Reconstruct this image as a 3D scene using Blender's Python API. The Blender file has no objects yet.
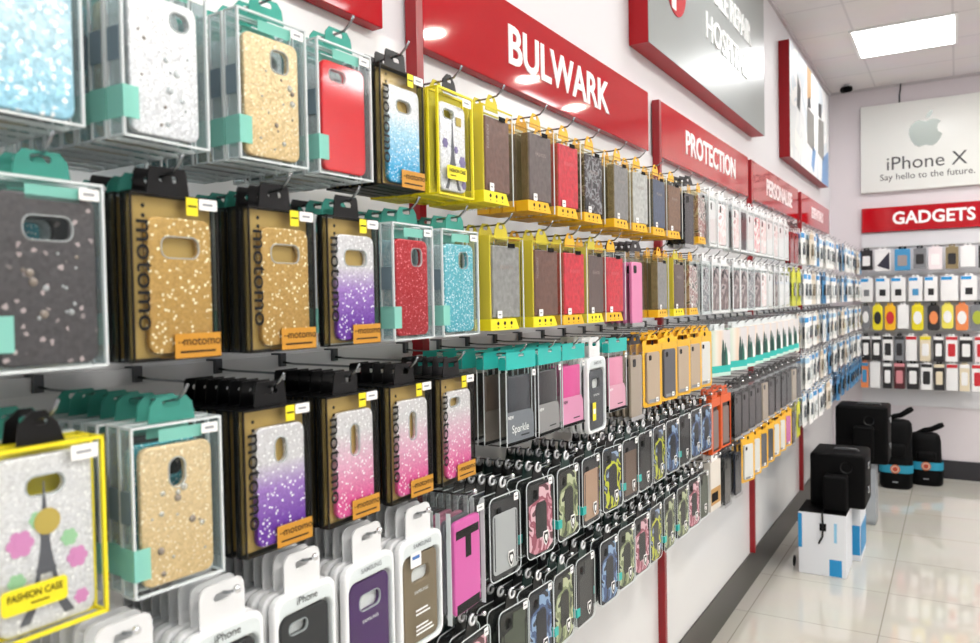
import bpy, bmesh, math, random
from mathutils import Matrix, Vector
random.seed(11)
SC = bpy.context.scene
COL = SC.collection
PI = math.pi

# ------------------------------------------------------------------ materials
def C(h):
    h = h.lstrip('#'); o = []
    for i in (0, 2, 4):
        v = int(h[i:i+2], 16)/255
        o.append(v/12.92 if v <= .04045 else ((v+.055)/1.055)**2.4)
    return (o[0], o[1], o[2], 1)
MATS = {}
def newmat(name):
    m = bpy.data.materials.new(name); m.use_nodes = True
    nt = m.node_tree; nt.nodes.clear()
    out = nt.nodes.new('ShaderNodeOutputMaterial')
    return m, nt, out
def N(nt, t, **kw):
    n = nt.nodes.new(t)
    for k, v in kw.items(): setattr(n, k, v)
    return n
def mat(name, col, rough=.5, metal=0, spec=.5, bump=0, bscale=200, coat=0, var=0):
    if name in MATS: return MATS[name]
    m, nt, out = newmat(name)
    b = N(nt, 'ShaderNodeBsdfPrincipled')
    b.inputs['Base Color'].default_value = C(col)
    b.inputs['Roughness'].default_value = rough
    b.inputs['Metallic'].default_value = metal
    b.inputs['Specular IOR Level'].default_value = spec
    b.inputs['Coat Weight'].default_value = coat
    b.inputs['Coat Roughness'].default_value = .06
    if bump or var:
        tc = N(nt, 'ShaderNodeTexCoord')
        nz = N(nt, 'ShaderNodeTexNoise'); nz.inputs['Scale'].default_value = bscale; nz.inputs['Detail'].default_value = 4
        nt.links.new(tc.outputs['Object'], nz.inputs['Vector'])
        if bump:
            bp = N(nt, 'ShaderNodeBump'); bp.inputs['Strength'].default_value = bump; bp.inputs['Distance'].default_value = .002
            nt.links.new(nz.outputs['Fac'], bp.inputs['Height']); nt.links.new(bp.outputs['Normal'], b.inputs['Normal'])
        if var:
            c = C(col); r = N(nt, 'ShaderNodeValToRGB')
            r.color_ramp.elements[0].position = .3; r.color_ramp.elements[1].position = .7
            r.color_ramp.elements[0].color = tuple(x*(1-var) for x in c[:3]) + (1,)
            r.color_ramp.elements[1].color = tuple(min(1, x*(1+var)) for x in c[:3]) + (1,)
            nt.links.new(nz.outputs['Fac'], r.inputs['Fac']); nt.links.new(r.outputs['Color'], b.inputs['Base Color'])
    nt.links.new(b.outputs[0], out.inputs[0])
    MATS[name] = m; return m
def clear(name, tint='#f4f8f8', milk=.06, milkcol='#eef4f6', gloss=1.0, rough=.06):
    """thin clear plastic: tinted see-through with a fresnel sheen and a little milkiness"""
    if name in MATS: return MATS[name]
    m, nt, out = newmat(name)
    t = N(nt, 'ShaderNodeBsdfTransparent'); t.inputs[0].default_value = C(tint)
    d = N(nt, 'ShaderNodeBsdfDiffuse'); d.inputs[0].default_value = C(milkcol)
    g = N(nt, 'ShaderNodeBsdfGlossy'); g.inputs['Roughness'].default_value = rough
    m1 = N(nt, 'ShaderNodeMixShader'); m1.inputs[0].default_value = milk
    nt.links.new(t.outputs[0], m1.inputs[1]); nt.links.new(d.outputs[0], m1.inputs[2])
    fr = N(nt, 'ShaderNodeLayerWeight'); fr.inputs['Blend'].default_value = .22
    mm = N(nt, 'ShaderNodeMath', operation='MULTIPLY'); mm.inputs[1].default_value = gloss
    bf = N(nt, 'ShaderNodeNewGeometry'); inv = N(nt, 'ShaderNodeMath', operation='SUBTRACT'); inv.inputs[0].default_value = 1
    nt.links.new(bf.outputs['Backfacing'], inv.inputs[1]); fm = N(nt, 'ShaderNodeMath', operation='MULTIPLY'); nt.links.new(inv.outputs[0], fm.inputs[1])
    nt.links.new(fr.outputs['Fresnel'], fm.inputs[0]); nt.links.new(fm.outputs[0], mm.inputs[0])
    m2 = N(nt, 'ShaderNodeMixShader')
    nt.links.new(mm.outputs[0], m2.inputs[0]); nt.links.new(m1.outputs[0], m2.inputs[1]); nt.links.new(g.outputs[0], m2.inputs[2])
    nt.links.new(m2.outputs[0], out.inputs[0])
    MATS[name] = m; return m
def ramp(nt, stops, const=False):
    r = N(nt, 'ShaderNodeValToRGB'); cr = r.color_ramp
    if const: cr.interpolation = 'CONSTANT'
    while len(cr.elements) < len(stops): cr.elements.new(.5)
    for e, (p, c) in zip(cr.elements, stops):
        e.position = p; e.color = C(c)
    return r
def glitter(name, stops, flake='#ffffff', amount=.14, scale=520, z0=.02, z1=.155, tilt=.30, metal=.35):
    """glitter flakes over a colour that may run from bottom (first stop) to top (last stop)"""
    if name in MATS: return MATS[name]
    m, nt, out = newmat(name)
    b = N(nt, 'ShaderNodeBsdfPrincipled'); b.inputs['Metallic'].default_value = metal; b.inputs['Roughness'].default_value = .38
    tc = N(nt, 'ShaderNodeTexCoord')
    sep = N(nt, 'ShaderNodeSeparateXYZ'); nt.links.new(tc.outputs['Object'], sep.inputs[0])
    mr = N(nt, 'ShaderNodeMapRange'); mr.inputs['From Min'].default_value = z0; mr.inputs['From Max'].default_value = z1
    nt.links.new(sep.outputs['Z'], mr.inputs['Value'])
    base = ramp(nt, stops); nt.links.new(mr.outputs['Result'], base.inputs['Fac'])
    vo = N(nt, 'ShaderNodeTexVoronoi'); vo.inputs['Scale'].default_value = scale
    nt.links.new(tc.outputs['Object'], vo.inputs['Vector'])
    sc = N(nt, 'ShaderNodeSeparateColor'); nt.links.new(vo.outputs['Color'], sc.inputs[0])
    fl = N(nt, 'ShaderNodeMapRange'); fl.inputs['From Min'].default_value = 1-amount; fl.inputs['From Max'].default_value = 1-amount*.6
    nt.links.new(sc.outputs[0], fl.inputs['Value'])
    dk = N(nt, 'ShaderNodeMix', data_type='RGBA', blend_type='MULTIPLY'); dk.inputs['Factor'].default_value = .22
    gr = ramp(nt, [(0, '#8a8a8a'), (1, '#ffffff')]); nt.links.new(sc.outputs[1], gr.inputs['Fac'])
    nt.links.new(base.outputs['Color'], dk.inputs['A']); nt.links.new(gr.outputs['Color'], dk.inputs['B'])
    mx = N(nt, 'ShaderNodeMix', data_type='RGBA'); mx.inputs['B'].default_value = C(flake)
    nt.links.new(fl.outputs['Result'], mx.inputs['Factor']); nt.links.new(dk.outputs['Result'], mx.inputs['A'])
    nt.links.new(mx.outputs['Result'], b.inputs['Base Color'])
    ge = N(nt, 'ShaderNodeNewGeometry')
    v1 = N(nt, 'ShaderNodeVectorMath', operation='SUBTRACT'); v1.inputs[1].default_value = (.5, .5, .5)
    nt.links.new(vo.outputs['Color'], v1.inputs[0])
    v2 = N(nt, 'ShaderNodeVectorMath', operation='SCALE'); v2.inputs['Scale'].default_value = tilt
    nt.links.new(v1.outputs[0], v2.inputs[0])
    v3 = N(nt, 'ShaderNodeVectorMath', operation='ADD'); nt.links.new(ge.outputs['Normal'], v3.inputs[0]); nt.links.new(v2.outputs[0], v3.inputs[1])
    v4 = N(nt, 'ShaderNodeVectorMath', operation='NORMALIZE'); nt.links.new(v3.outputs[0], v4.inputs[0])
    nt.links.new(v4.outputs[0], b.inputs['Normal'])
    nt.links.new(b.outputs[0], out.inputs[0])
    MATS[name] = m; return m
def camo(name, cols, scale=24, rough=.45, coords='Object'):
    if name in MATS: return MATS[name]
    m, nt, out = newmat(name)
    b = N(nt, 'ShaderNodeBsdfPrincipled'); b.inputs['Roughness'].default_value = rough
    tc = N(nt, 'ShaderNodeTexCoord'); nz = N(nt, 'ShaderNodeTexNoise')
    nz.inputs['Scale'].default_value = scale; nz.inputs['Detail'].default_value = 1.5; nz.inputs['Distortion'].default_value = .8
    nt.links.new(tc.outputs[coords], nz.inputs['Vector'])
    k = len(cols); pos = [0, .40, .49, .58, .66][:k]
    r = ramp(nt, list(zip(pos, cols)), True); nt.links.new(nz.outputs['Fac'], r.inputs['Fac'])
    nt.links.new(r.outputs['Color'], b.inputs['Base Color']); nt.links.new(b.outputs[0], out.inputs[0])
    MATS[name] = m; return m
def emis(name, col, s):
    m, nt, out = newmat(name)
    e = N(nt, 'ShaderNodeEmission'); e.inputs[0].default_value = C(col); e.inputs[1].default_value = s
    nt.links.new(e.outputs[0], out.inputs[0]); MATS[name] = m; return m

# ------------------------------------------------------------------ geometry bag
class G:
    def __init__(s): s.v = []; s.f = []; s.m = []; s.mats = []; s.sm = []
    def mi(s, m):
        if m not in s.mats: s.mats.append(m)
        return s.mats.index(m)
    def add(s, vs, fs, m, smooth=False):
        b = len(s.v); i = s.mi(m)
        s.v += [tuple(p) for p in vs]
        for f in fs: s.f.append(tuple(b+k for k in f)); s.m.append(i); s.sm.append(smooth)
        return s
    def join(s, g):
        b = len(s.v); s.v += g.v
        for f, k, t in zip(g.f, g.m, g.sm):
            s.f.append(tuple(b+q for q in f)); s.m.append(s.mi(g.mats[k])); s.sm.append(t)
        return s
    def box(s, x0, x1, y0, y1, z0, z1, m):
        vs = [(x, y, z) for x in (x0, x1) for y in (y0, y1) for z in (z0, z1)]
        return s.add(vs, [(0,1,3,2),(4,6,7,5),(0,4,5,1),(2,3,7,6),(0,2,6,4),(1,5,7,3)], m)
    def bbox(s, x0, x1, y0, y1, z0, z1, m, r=.004, seg=2):
        bm = bmesh.new(); bmesh.ops.create_cube(bm, size=1)
        for v in bm.verts: v.co = Vector(((x0+x1)/2+v.co.x*(x1-x0), (y0+y1)/2+v.co.y*(y1-y0), (z0+z1)/2+v.co.z*(z1-z0)))
        bmesh.ops.bevel(bm, geom=bm.edges[:], offset=r, segments=seg, affect='EDGES', profile=.5)
        bm.verts.index_update()
        s.add([v.co[:] for v in bm.verts], [[v.index for v in f.verts] for f in bm.faces], m, seg > 1); bm.free(); return s
    def tube(s, pts, r, m, n=8, cap=True):
        pts = [Vector(p) for p in pts]; rings = []
        for i, p in enumerate(pts):
            d = (pts[min(i+1, len(pts)-1)]-pts[max(i-1, 0)]).normalized()
            a = d.orthogonal().normalized() if i == 0 else (a-d*a.dot(d)).normalized()
            b2 = d.cross(a); rr = r[i] if isinstance(r, (list, tuple)) else r
            rings.append([p+(a*math.cos(2*PI*k/n)+b2*math.sin(2*PI*k/n))*rr for k in range(n)])
        vs = [q for R in rings for q in R]; fs = []
        for i in range(len(pts)-1):
            for k in range(n): fs.append((i*n+k, i*n+(k+1) % n, (i+1)*n+(k+1) % n, (i+1)*n+k))
        if cap: fs += [tuple(range(n-1, -1, -1)), tuple((len(pts)-1)*n+k for k in range(n))]
        return s.add(vs, fs, m, True)
    def lathe(s, prof, c, m, n=20, ax='z'):
        vs = []; fs = []
        for r, h in prof:
            for k in range(n):
                a = 2*PI*k/n; x, y = r*math.cos(a), r*math.sin(a)
                vs.append((c[0]+x, c[1]+y, c[2]+h) if ax == 'z' else (c[0]+h, c[1]+x, c[2]+y))
        for i in range(len(prof)-1):
            for k in range(n): fs.append((i*n+k, i*n+(k+1) % n, (i+1)*n+(k+1) % n, (i+1)*n+k))
        fs += [tuple(range(n-1, -1, -1)), tuple((len(prof)-1)*n+k for k in range(n))]
        return s.add(vs, fs, m, True)
    def torus(s, c, R, r, m, n=14, k=6, ax='x'):
        vs = []; fs = []
        for i in range(n):
            a = 2*PI*i/n
            for j in range(k):
                b = 2*PI*j/k; q = R+r*math.cos(b); h = r*math.sin(b)
                u, w = q*math.cos(a), q*math.sin(a)
                vs.append((c[0]+h, c[1]+u, c[2]+w) if ax == 'x' else (c[0]+u, c[1]+w, c[2]+h))
        for i in range(n):
            for j in range(k): fs.append((i*k+j, ((i+1) % n)*k+j, ((i+1) % n)*k+(j+1) % k, i*k+(j+1) % k))
        return s.add(vs, fs, m, True)
    def poly(s, pts, x0, th, m):
        """flat plate of an outline in (y, z), from x0-th to x0"""
        n = len(pts); vs = [(x0, y, z) for y, z in pts]+[(x0-th, y, z) for y, z in pts]
        fs = [tuple(range(n)), tuple(range(2*n-1, n-1, -1))]+[(i, n+i, n+(i+1) % n, (i+1) % n) for i in range(n)]
        return s.add(vs, fs, m)
    def plate(s, outline, x0, th, m, holes=(), bev=0):
        """outline with holes and soft edges, front at x0"""
        key = (tuple(outline), tuple(tuple(h) for h in holes), th, bev)
        if key not in PCACHE:
            cu = bpy.data.curves.new('outline', 'CURVE'); cu.dimensions = '2D'; cu.fill_mode = 'BOTH'
            cu.extrude = max(th/2-bev, 0); cu.bevel_depth = bev; cu.bevel_resolution = 1; cu.offset = -bev
            for ring in (outline,)+tuple(holes):
                sp = cu.splines.new('POLY'); sp.points.add(len(ring)-1); sp.use_cyclic_u = True
                for p, (y, z) in zip(sp.points, ring): p.co = (y, z, 0, 1)
            ob = bpy.data.objects.new('outline', cu); me = bpy.data.meshes.new_from_object(ob)
            PCACHE[key] = ([v.co[:] for v in me.vertices], [tuple(p.vertices) for p in me.polygons])
            bpy.data.objects.remove(ob); bpy.data.meshes.remove(me); bpy.data.curves.remove(cu)
        vs, fs = PCACHE[key]
        return s.add([(x0-th/2+z, x, y) for x, y, z in vs], fs, m)
    def text(s, txt, size, x0, y, z, m, align='CENTER', down=False, bold=0, sx=1, th=0):
        key = (txt, size, align, bold, th, sx)
        if key not in TCACHE:
            cu = bpy.data.curves.new('lettering', 'FONT'); cu.body = txt; cu.size = size; cu.align_x = align; cu.align_y = 'CENTER'
            cu.offset = bold; cu.resolution_u = 3; cu.extrude = th
            ob = bpy.data.objects.new('lettering', cu); me = bpy.data.meshes.new_from_object(ob)
            TCACHE[key] = ([v.co[:] for v in me.vertices], [tuple(p.vertices) for p in me.polygons])
            bpy.data.objects.remove(ob); bpy.data.meshes.remove(me); bpy.data.curves.remove(cu)
        vs, fs = TCACHE[key]
        if down: return s.add([(x0+b[2], y+b[1], z-b[0]*sx) for b in vs], fs, m)
        return s.add([(x0+b[2], y+b[0]*sx, z+b[1]) for b in vs], fs, m)
    def mesh(s, name):
        me = bpy.data.meshes.new(name); me.from_pydata(s.v, [], s.f)
        for m in s.mats: me.materials.append(m)
        me.polygons.foreach_set('material_index', s.m); me.polygons.foreach_set('use_smooth', s.sm)
        me.update(); return me
PCACHE = {}; TCACHE = {}
def rr(w, h, r, cy=0, cz=0, n=4):
    o = []
    for sx, sz, a0 in ((1, 1, 0), (-1, 1, PI/2), (-1, -1, PI), (1, -1, 1.5*PI)):
        for k in range(n+1):
            a = a0+PI/2*k/n
            o.append((round(cy+sx*(w/2-r)+r*math.cos(a), 6), round(cz+sz*(h/2-r)+r*math.sin(a), 6)))
    return o
def rect(y0, y1, z0, z1): return [(y0, z0), (y1, z0), (y1, z1), (y0, z1)]
def disc(r, cy, cz, n=24): return [(cy+r*math.cos(2*PI*k/n), cz+r*math.sin(2*PI*k/n)) for k in range(n)]

# ------------------------------------------------------------------ objects
def link(name, me, parent=None):
    o = bpy.data.objects.new(name, me); COL.objects.link(o)
    if parent is not None: o.parent = parent
    return o
def tag(o, label, cat, group=None, kind=None):
    o['label'] = label; o['category'] = cat
    if group: o['group'] = group
    if kind: o['kind'] = kind
    return o
def empty(name, loc, rz=0, rx=0):
    o = bpy.data.objects.new(name, None); COL.objects.link(o); o.empty_display_size = .02
    o.location = loc; o.rotation_euler = (rx, 0, rz); return o
def structure(name, g, label=None):
    o = link(name, g.mesh(name)); o['kind'] = 'structure'
    if label: o['label'] = label
    return o

# shared materials
WHITE = mat('white_plastic', '#eef0f1', .35)
PAPER = mat('white_paper', '#f2f2f0', .6)
BLACK = mat('black_plastic', '#050506', .3, 0, .35)
MATTE = mat('black_matte', '#050506', .6, 0, .1)
INK = mat('black_ink', '#060607', .5, 0, .3)
CHROME = mat('chrome_wire', '#8f9396', .25, 1)
DWIRE = mat('dark_wire', '#4a4d50', .3, .9)
GREY = mat('grey_card', '#8d9094', .5)
TEAL = clear('teal_film', '#b4ece2', .62, '#a3e8da', .5, .15)
TEALS = mat('teal_card', '#22b3ab', .4)
YEL = mat('yellow_card', '#f2e01e', .45)
YELT = clear('yellow_film', '#f8f1a8', .5, '#f3e65a', .8, .1)
ORY = mat('orange_card', '#c58a24', .5)
AMB = mat('amber_plastic', '#f3b81d', .4)
AMBT = clear('amber_film', '#f6efdc', .06, '#e8d8a0', .8, .08)
CLR = clear('clear_plastic', '#fafcfc', .006, '#eef4f6', .6, .05)
CLRB = clear('bag_film', '#fafbfb', .006, '#e8eef0', .7, .1)
SMOKE = clear('smoky_plastic', '#c9cac6', .03, '#9a9a98', 1.0, .05)
EDGE = clear('frosted_edge', '#e6eef0', .72, '#f4f9fa', .8, .15)
CRIM = clear('frosted_rim', '#eef2f2', .45, '#e9edee', 1, .1)
GOLDC = mat('gold_card', '#b89b58', .38, .45)
RED = mat('signal_red', '#b00d1a', .05, 0, .4)
REDD = mat('red_upright', '#8f0c16', .3)
BLUEC = mat('sky_blue_card', '#1f93d6', .45)

GL = {
 'gold': glitter('gold_glitter', [(0, '#b88f48'), (1, '#c8a25c')], '#fff6cf', .075, 430),
 'blue': glitter('blue_fade_glitter', [(.05, '#2fa6d8'), (.45, '#a6d2e6'), (.68, '#e0e2e4')], '#ffffff', .10, 560),
 'purple': glitter('purple_fade_glitter', [(.06, '#6d2fa8'), (.40, '#a47acb'), (.64, '#dedcdf')], '#ffffff', .075, 430),
 'pink': glitter('pink_fade_glitter', [(.06, '#e8559c'), (.42, '#ecb0cc'), (.74, '#dfdcde')], '#ffffff', .075, 430),
 'ice': glitter('ice_blue_glitter', [(0, '#9ccfe4'), (.5, '#c2e0ec'), (1, '#aad6ea')], '#ffffff', .15, 300),
 'silver': glitter('silver_glitter', [(0, '#dddee2'), (1, '#ececee')], '#ffffff', .10, 420),
 'cream': glitter('cream_gold_glitter', [(0, '#dcbf8c'), (1, '#ead2a6')], '#fff6dc', .08, 460),
 'red': glitter('red_glitter', [(0, '#a80f1e'), (1, '#bb1524')], '#ff9aa0', .06, 620),
 'aqua': glitter('aqua_glitter', [(0, '#55b4c6'), (1, '#63bccb')], '#e8fbff', .14, 620),
 'smoke': glitter('dark_grey_glitter', [(0, '#4d4a4c'), (1, '#575456')], '#b8a8a8', .03, 260, tilt=.2),
 'glossred': mat('gloss_red_shell', '#d3121c', .1, 0, .6, coat=.6),
}
def phone_case(key, hole='wide', w=.073, h=.146, cz=.08, x0=-.006, rim=True, face=None, th=.008):
    """a back shell with a camera opening; returns part, sub-parts"""
    m = face or GL[key]; top = cz+h/2
    H = {'wide': (.044, .021, .008, 0, top-.031), 'tall': (.017, .042, .008, 0, top-.04), 'corner': (.026, .026, .008, .012, top-.026),
         'round': (.018, .03, .009, 0, top-.03), 'bar': (.03, .014, .006, -.012, top-.018), 'notch': (.022, .018, .008, .019, top-.02),
         'oval': (.034, .017, .008, 0, top-.028)}[hole]
    ring = rr(*H)
    g = G().plate(rr(w, h, .011, 0, cz), x0, th, m, [ring], .0022)
    subs = []
    if rim: subs.append(('camera_rim', G().plate(rr(H[0]+.003, H[1]+.003, min(H[2]+.0015, H[1]/2+.001), H[3], H[4]), x0+.0008, .004, CRIM, [ring], .0006)))
    return ('phone_case', g, subs)
def sticker(y, z, w=.022, h=.011, x=.0012):
    g = G().plate(rr(w, h, .0015, y, z), x, .0006, PAPER)
    return ('price_sticker', g, [('lettering', G().box(x, x+.0002, y-w*.3, y+w*.25, z-.0012, z+.0014, GREY))])
def euro_tab(m, w, z0, z1, x0=-.01, th=.0012, hz=None, slot=.022):
    hz = hz if hz else (z0+z1)/2+.003
    pts = [(-w/2, z0), (w/2, z0), (w/2*.86, z1-.004), (w/2*.78, z1), (-w/2*.78, z1), (-w/2*.86, z1-.004)]
    return G().plate(pts, x0, th, m, [rr(slot, .007, .0033, 0, hz)])
def shell(W, H, T, m, e=None, es=.0022, g=None):
    g = g or G(); g.box(-T, 0, -W/2, W/2, 0, H, m)
    if e:
        a = es
        for x in (-T, -a):
            for y in (-W/2-.0003, W/2-a+.0003): g.box(x-.0003, x+a+.0003, y, y+a, 0, H, e)
            for z in (-.0003, H-a+.0003): g.box(x-.0003, x+a+.0003, -W/2, W/2, z, z+a, e)
        for y in (-W/2, W/2-a):
            for z in (-.0003, H-a+.0003): g.box(-T, 0, y, y+a, z, z+a, e)
    return g

# --- package kinds: every builder returns (parts, height of the hook hole above the bottom, thickness)
def k_glitter(v):
    W, H, T = .104, .172, .017
    hole = {'gold': 'wide', 'blue': 'oval', 'purple': 'wide', 'pink': 'tall', 'purple2': 'round', 'pink2': 'tall', 'pink3': 'bar'}[v]
    key = {'purple2': 'purple', 'pink2': 'pink', 'pink3': 'pink'}.get(v, v)
    g = G().box(-T, 0, -W/2, W/2, 0, H, CLR)
    for y in (-W/2-.0003, W/2+.0001): g.box(-T, 0, y, y+.0002, 0, H, SMOKE)
    for y in (-W/2, W/2-.0012): g.box(-T, -.0112, y, y+.0012, 0, H, BLACK)
    g.box(-T, -.001, -W/2, W/2, -.0004, .001, BLACK); g.box(-T, -.001, -W/2, W/2, H-.001, H+.0004, BLACK)
    for y in (-W/2, W/2-.002): g.box(-.0015, .0004, y, y+.002, 0, H, BLACK)
    for z in (0, H-.002): g.box(-.0015, .0004, -W/2, W/2, z, z+.002, BLACK)
    card = G().box(-.0112, -.0104, -W/2+.003, W/2-.003, .003, H-.003, GOLDC)
    case = phone_case(key, hole, .077, .142, .0775, -.0025, True)
    case[1].v = [(x, y+.006, z) for x, y, z in case[1].v]
    for s in case[2]: s[1].v = [(x, y+.006, z) for x, y, z in s[1].v]
    let = G().text('motomo', .029, .0008, -W/2+.0145, .088, INK, down=True, bold=.0003, sx=1.12)
    for z in (.150, .160): let.poly(disc(.0023, -W/2+.0135, z-.002, 12), .0008, .0003, INK)
    lab = G().box(.0004, .001, -.006, W/2-.001, .001, .027, ORY)
    lt = G().text('motomo', .0135, .0014, .027, .0185, INK, bold=.0001)
    for y in (-.001, .003): lt.poly(disc(.0010, y-.0005, .0178, 8), .0014, .0002, INK)
    lt.box(.0011, .0013, 0, .044, .0065, .0085, INK)
    sale = G().box(.0004, .001, .012, .026, H-.02, H-.001, YEL)
    sale.box(.001, .0012, .0135, .0245, H-.011, H-.009, INK)
    st = sticker(.039, H-.007, .023, .012)
    tab = euro_tab(BLACK, .052, H-.004, H+.03, -.012, .0016, H+.018)
    return [('box_shell', g, []), ('backing_card', card, []), case, ('lettering', let, []), ('brand_label', lab, [('lettering', lt)]), ('sale_sticker', sale, []), st, ('hang_tab', tab, [])], H+.020, T
def k_clear(v):
    W, H, T = .104, .173, .024
    key, hole = {'ice': ('ice', 'wide'), 'silver': ('silver', 'notch'), 'cream': ('cream', 'corner'), 'glossred': ('glossred', 'bar'), 'smoke': ('smoke', 'wide'), 'red': ('red', 'corner'), 'aqua': ('aqua', 'corner'), 'cream2': ('cream', 'round')}[v]
    g = shell(W, H, T, CLR, EDGE, .0024); ms = clear('milky_side', '#edf4f5', .24, '#e9f2f4', .8, .1)
    for y in (-W/2+.0004, W/2-.0008): g.box(-T+.001, -.001, y, y+.0004, .001, H-.001, ms)
    big = v in ('ice', 'smoke')
    case = phone_case(key, hole, .091 if big else .083, .155 if big else .144, .082 if big else .078, -.0035)
    pearl = G()
    if v in ('cream', 'silver', 'smoke', 'cream2'):
        rnd = random.Random(v)
        for i in range(14):
            y, z = rnd.uniform(-.031, .031), rnd.uniform(.016, .112); r = rnd.choice((.0016, .002, .0032, .0042))
            pearl.lathe([(r, 0), (r*.85, r*.35), (r*.5, r*.62), (r*.1, r*.72)], (-.0037, y, z), CRIM if i % 3 else mat('amber_bead', '#8f8378', .2), 10, 'x')
        case[2].append(('crystal_beads', pearl))
    clip = G()
    clip.box(-T-.0005, .0006, -W/2-.0006, -W/2+.0006, .018, .05, TEAL); clip.box(0, .0008, -W/2-.0006, -W/2+.017, .018, .05, TEAL)
    hd = G().box(-.004, -.0035, -.02, W/2-.022, H-.019, H-.006, TEAL)
    pt = G().box(-.02, -.019, -W/2-.0004, -W/2+.0004, .06, .12, GREY)
    pt.box(-T+.002, -.004, -W/2-.0006, -W/2, .075, .108, mat('slate_print', '#6d7f8a', .5))
    pts = [(-.026, H), (.028, H), (.025, H+.018), (.018, H+.026), (-.016, H+.026), (-.023, H+.018)]
    tab = G().plate(pts, -.012, .0014, clear('teal_tab', '#8fd6ca', .42, '#6cc8ba', .6, .12), [rr(.02, .007, .0033, 0, H+.019)])
    return [('box_shell', g, []), case, ('corner_clip', clip, []), ('header_strip', hd, []), ('side_print', pt, []), sticker(.037, H-.011, .02, .011), ('hang_tab', tab, [])], H+.019, T
def eiffel(g, cy, z0, h, m, x):
    w = h*.40
    prof = [(0, .5), (.1, .36), (.2, .26), (.33, .18), (.5, .10), (.75, .045), (.93, .022), (1, .008)]
    for i in range(len(prof)-1):
        (a, wa), (b, wb) = prof[i], prof[i+1]
        if a < .3:
            for s in (-1, 1):
                g.poly([(cy+s*wa*w, z0+a*h), (cy+s*wa*w*.62, z0+a*h), (cy+s*wb*w*.55, z0+b*h), (cy+s*wb*w, z0+b*h)][::s], x, .0004, m)
        else: g.poly([(cy-wa*w, z0+a*h), (cy+wa*w, z0+a*h), (cy+wb*w, z0+b*h), (cy-wb*w, z0+b*h)], x, .0004, m)
    for a in (.2, .35, .6): g.box(x-.0003, x+.0003, cy-w*(.30-.35*a), cy+w*(.30-.35*a), z0+a*h, z0+a*h+h*.025, m)
def flower(g, y, z, r, m, x):
    for k in range(6): g.poly(disc(r*.42, y+r*.62*math.cos(k*PI/3), z+r*.62*math.sin(k*PI/3), 9), x+.00003*k, .0003, m)
    g.poly(disc(r*.45, y, z, 9), x+.0003, .0003, m)
def k_eiffel(v):
    W, H, T = .106, .17, .022
    g = shell(W, H, T, CLR, YEL, .0032)
    g.box(-T-.0002, -T+.001, -W/2, W/2, 0, H, YELT)
    big = v == 'rose'
    case = phone_case('silver', 'bar' if not big else 'oval', .088 if big else .076, .156 if big else .142, .083 if big else .08, -.006)
    pr = G(); x = -.0055
    eiffel(pr, -.002, .012, .125 if big else .115, mat('tower_print', '#53555c', .5), x)
    f1 = mat('rose_print', '#cf86b8', .5) if big else mat('violet_print', '#7b709d', .5)
    f2 = mat('leaf_print', '#98c79b', .5) if big else f1
    flower(pr, -.024, .085, .012 if big else .008, f1, x); flower(pr, .027, .06, .010, f1, x); flower(pr, .03, .022, .007, f1, x)
    if big: flower(pr, -.008, .103, .008, f2, x); flower(pr, .02, .08, .008, f2, x); flower(pr, -.028, .052, .008, f2, x); pr.poly(disc(.012, .0, .1, 16), x+.0006, .0004, mat('ochre_spot', '#b9a24a', .5))
    else: flower(pr, .008, .078, .006, f1, x); pr.poly(rect(.008, .024, .118, .132), x+.0006, .0004, mat('ochre_spot', '#b9a24a', .5))
    case[2].append(('tower_print', pr))
    lab = G().plate(rr(.058, .022, .004, -.016 if big else 0, .038), .0012, .0008, YEL)
    lt = G().text('FASHION CASE', .0088, .0016, -.016 if big else 0, .041, INK, bold=.0002, sx=.82); lt.box(.0013, .0015, -.02, -.004, .0325, .034, INK)
    tab = G().plate([(-.022, H), (.022, H), (.016, H+.018), (.005, H+.03), (-.007, H+.03), (-.019, H+.02)], -.011, .0014, BLACK, [rr(.014, .007, .0033, 0, H+.02)])
    return [('box_shell', g, []), case, ('brand_label', lab, [('lettering', lt)]), sticker(.033, H-.012, .026, .014), ('hang_tab', tab, [])], H+.02, T
WAL = {'brown': '#6a4a40', 'taupe': '#655957', 'red': '#c92c3c', 'pattern': None, 'grey': '#7d7b7a', 'pale': '#b9b9b6', 'navy': '#42506a', 'tan': '#7a5a44', 'black': '#1b191c', 'plum': '#47303a', 'rose': '#d58b98', 'mixed': None, 'cocoa': '#54403a', 'stone': '#8b8a88'}
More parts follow.
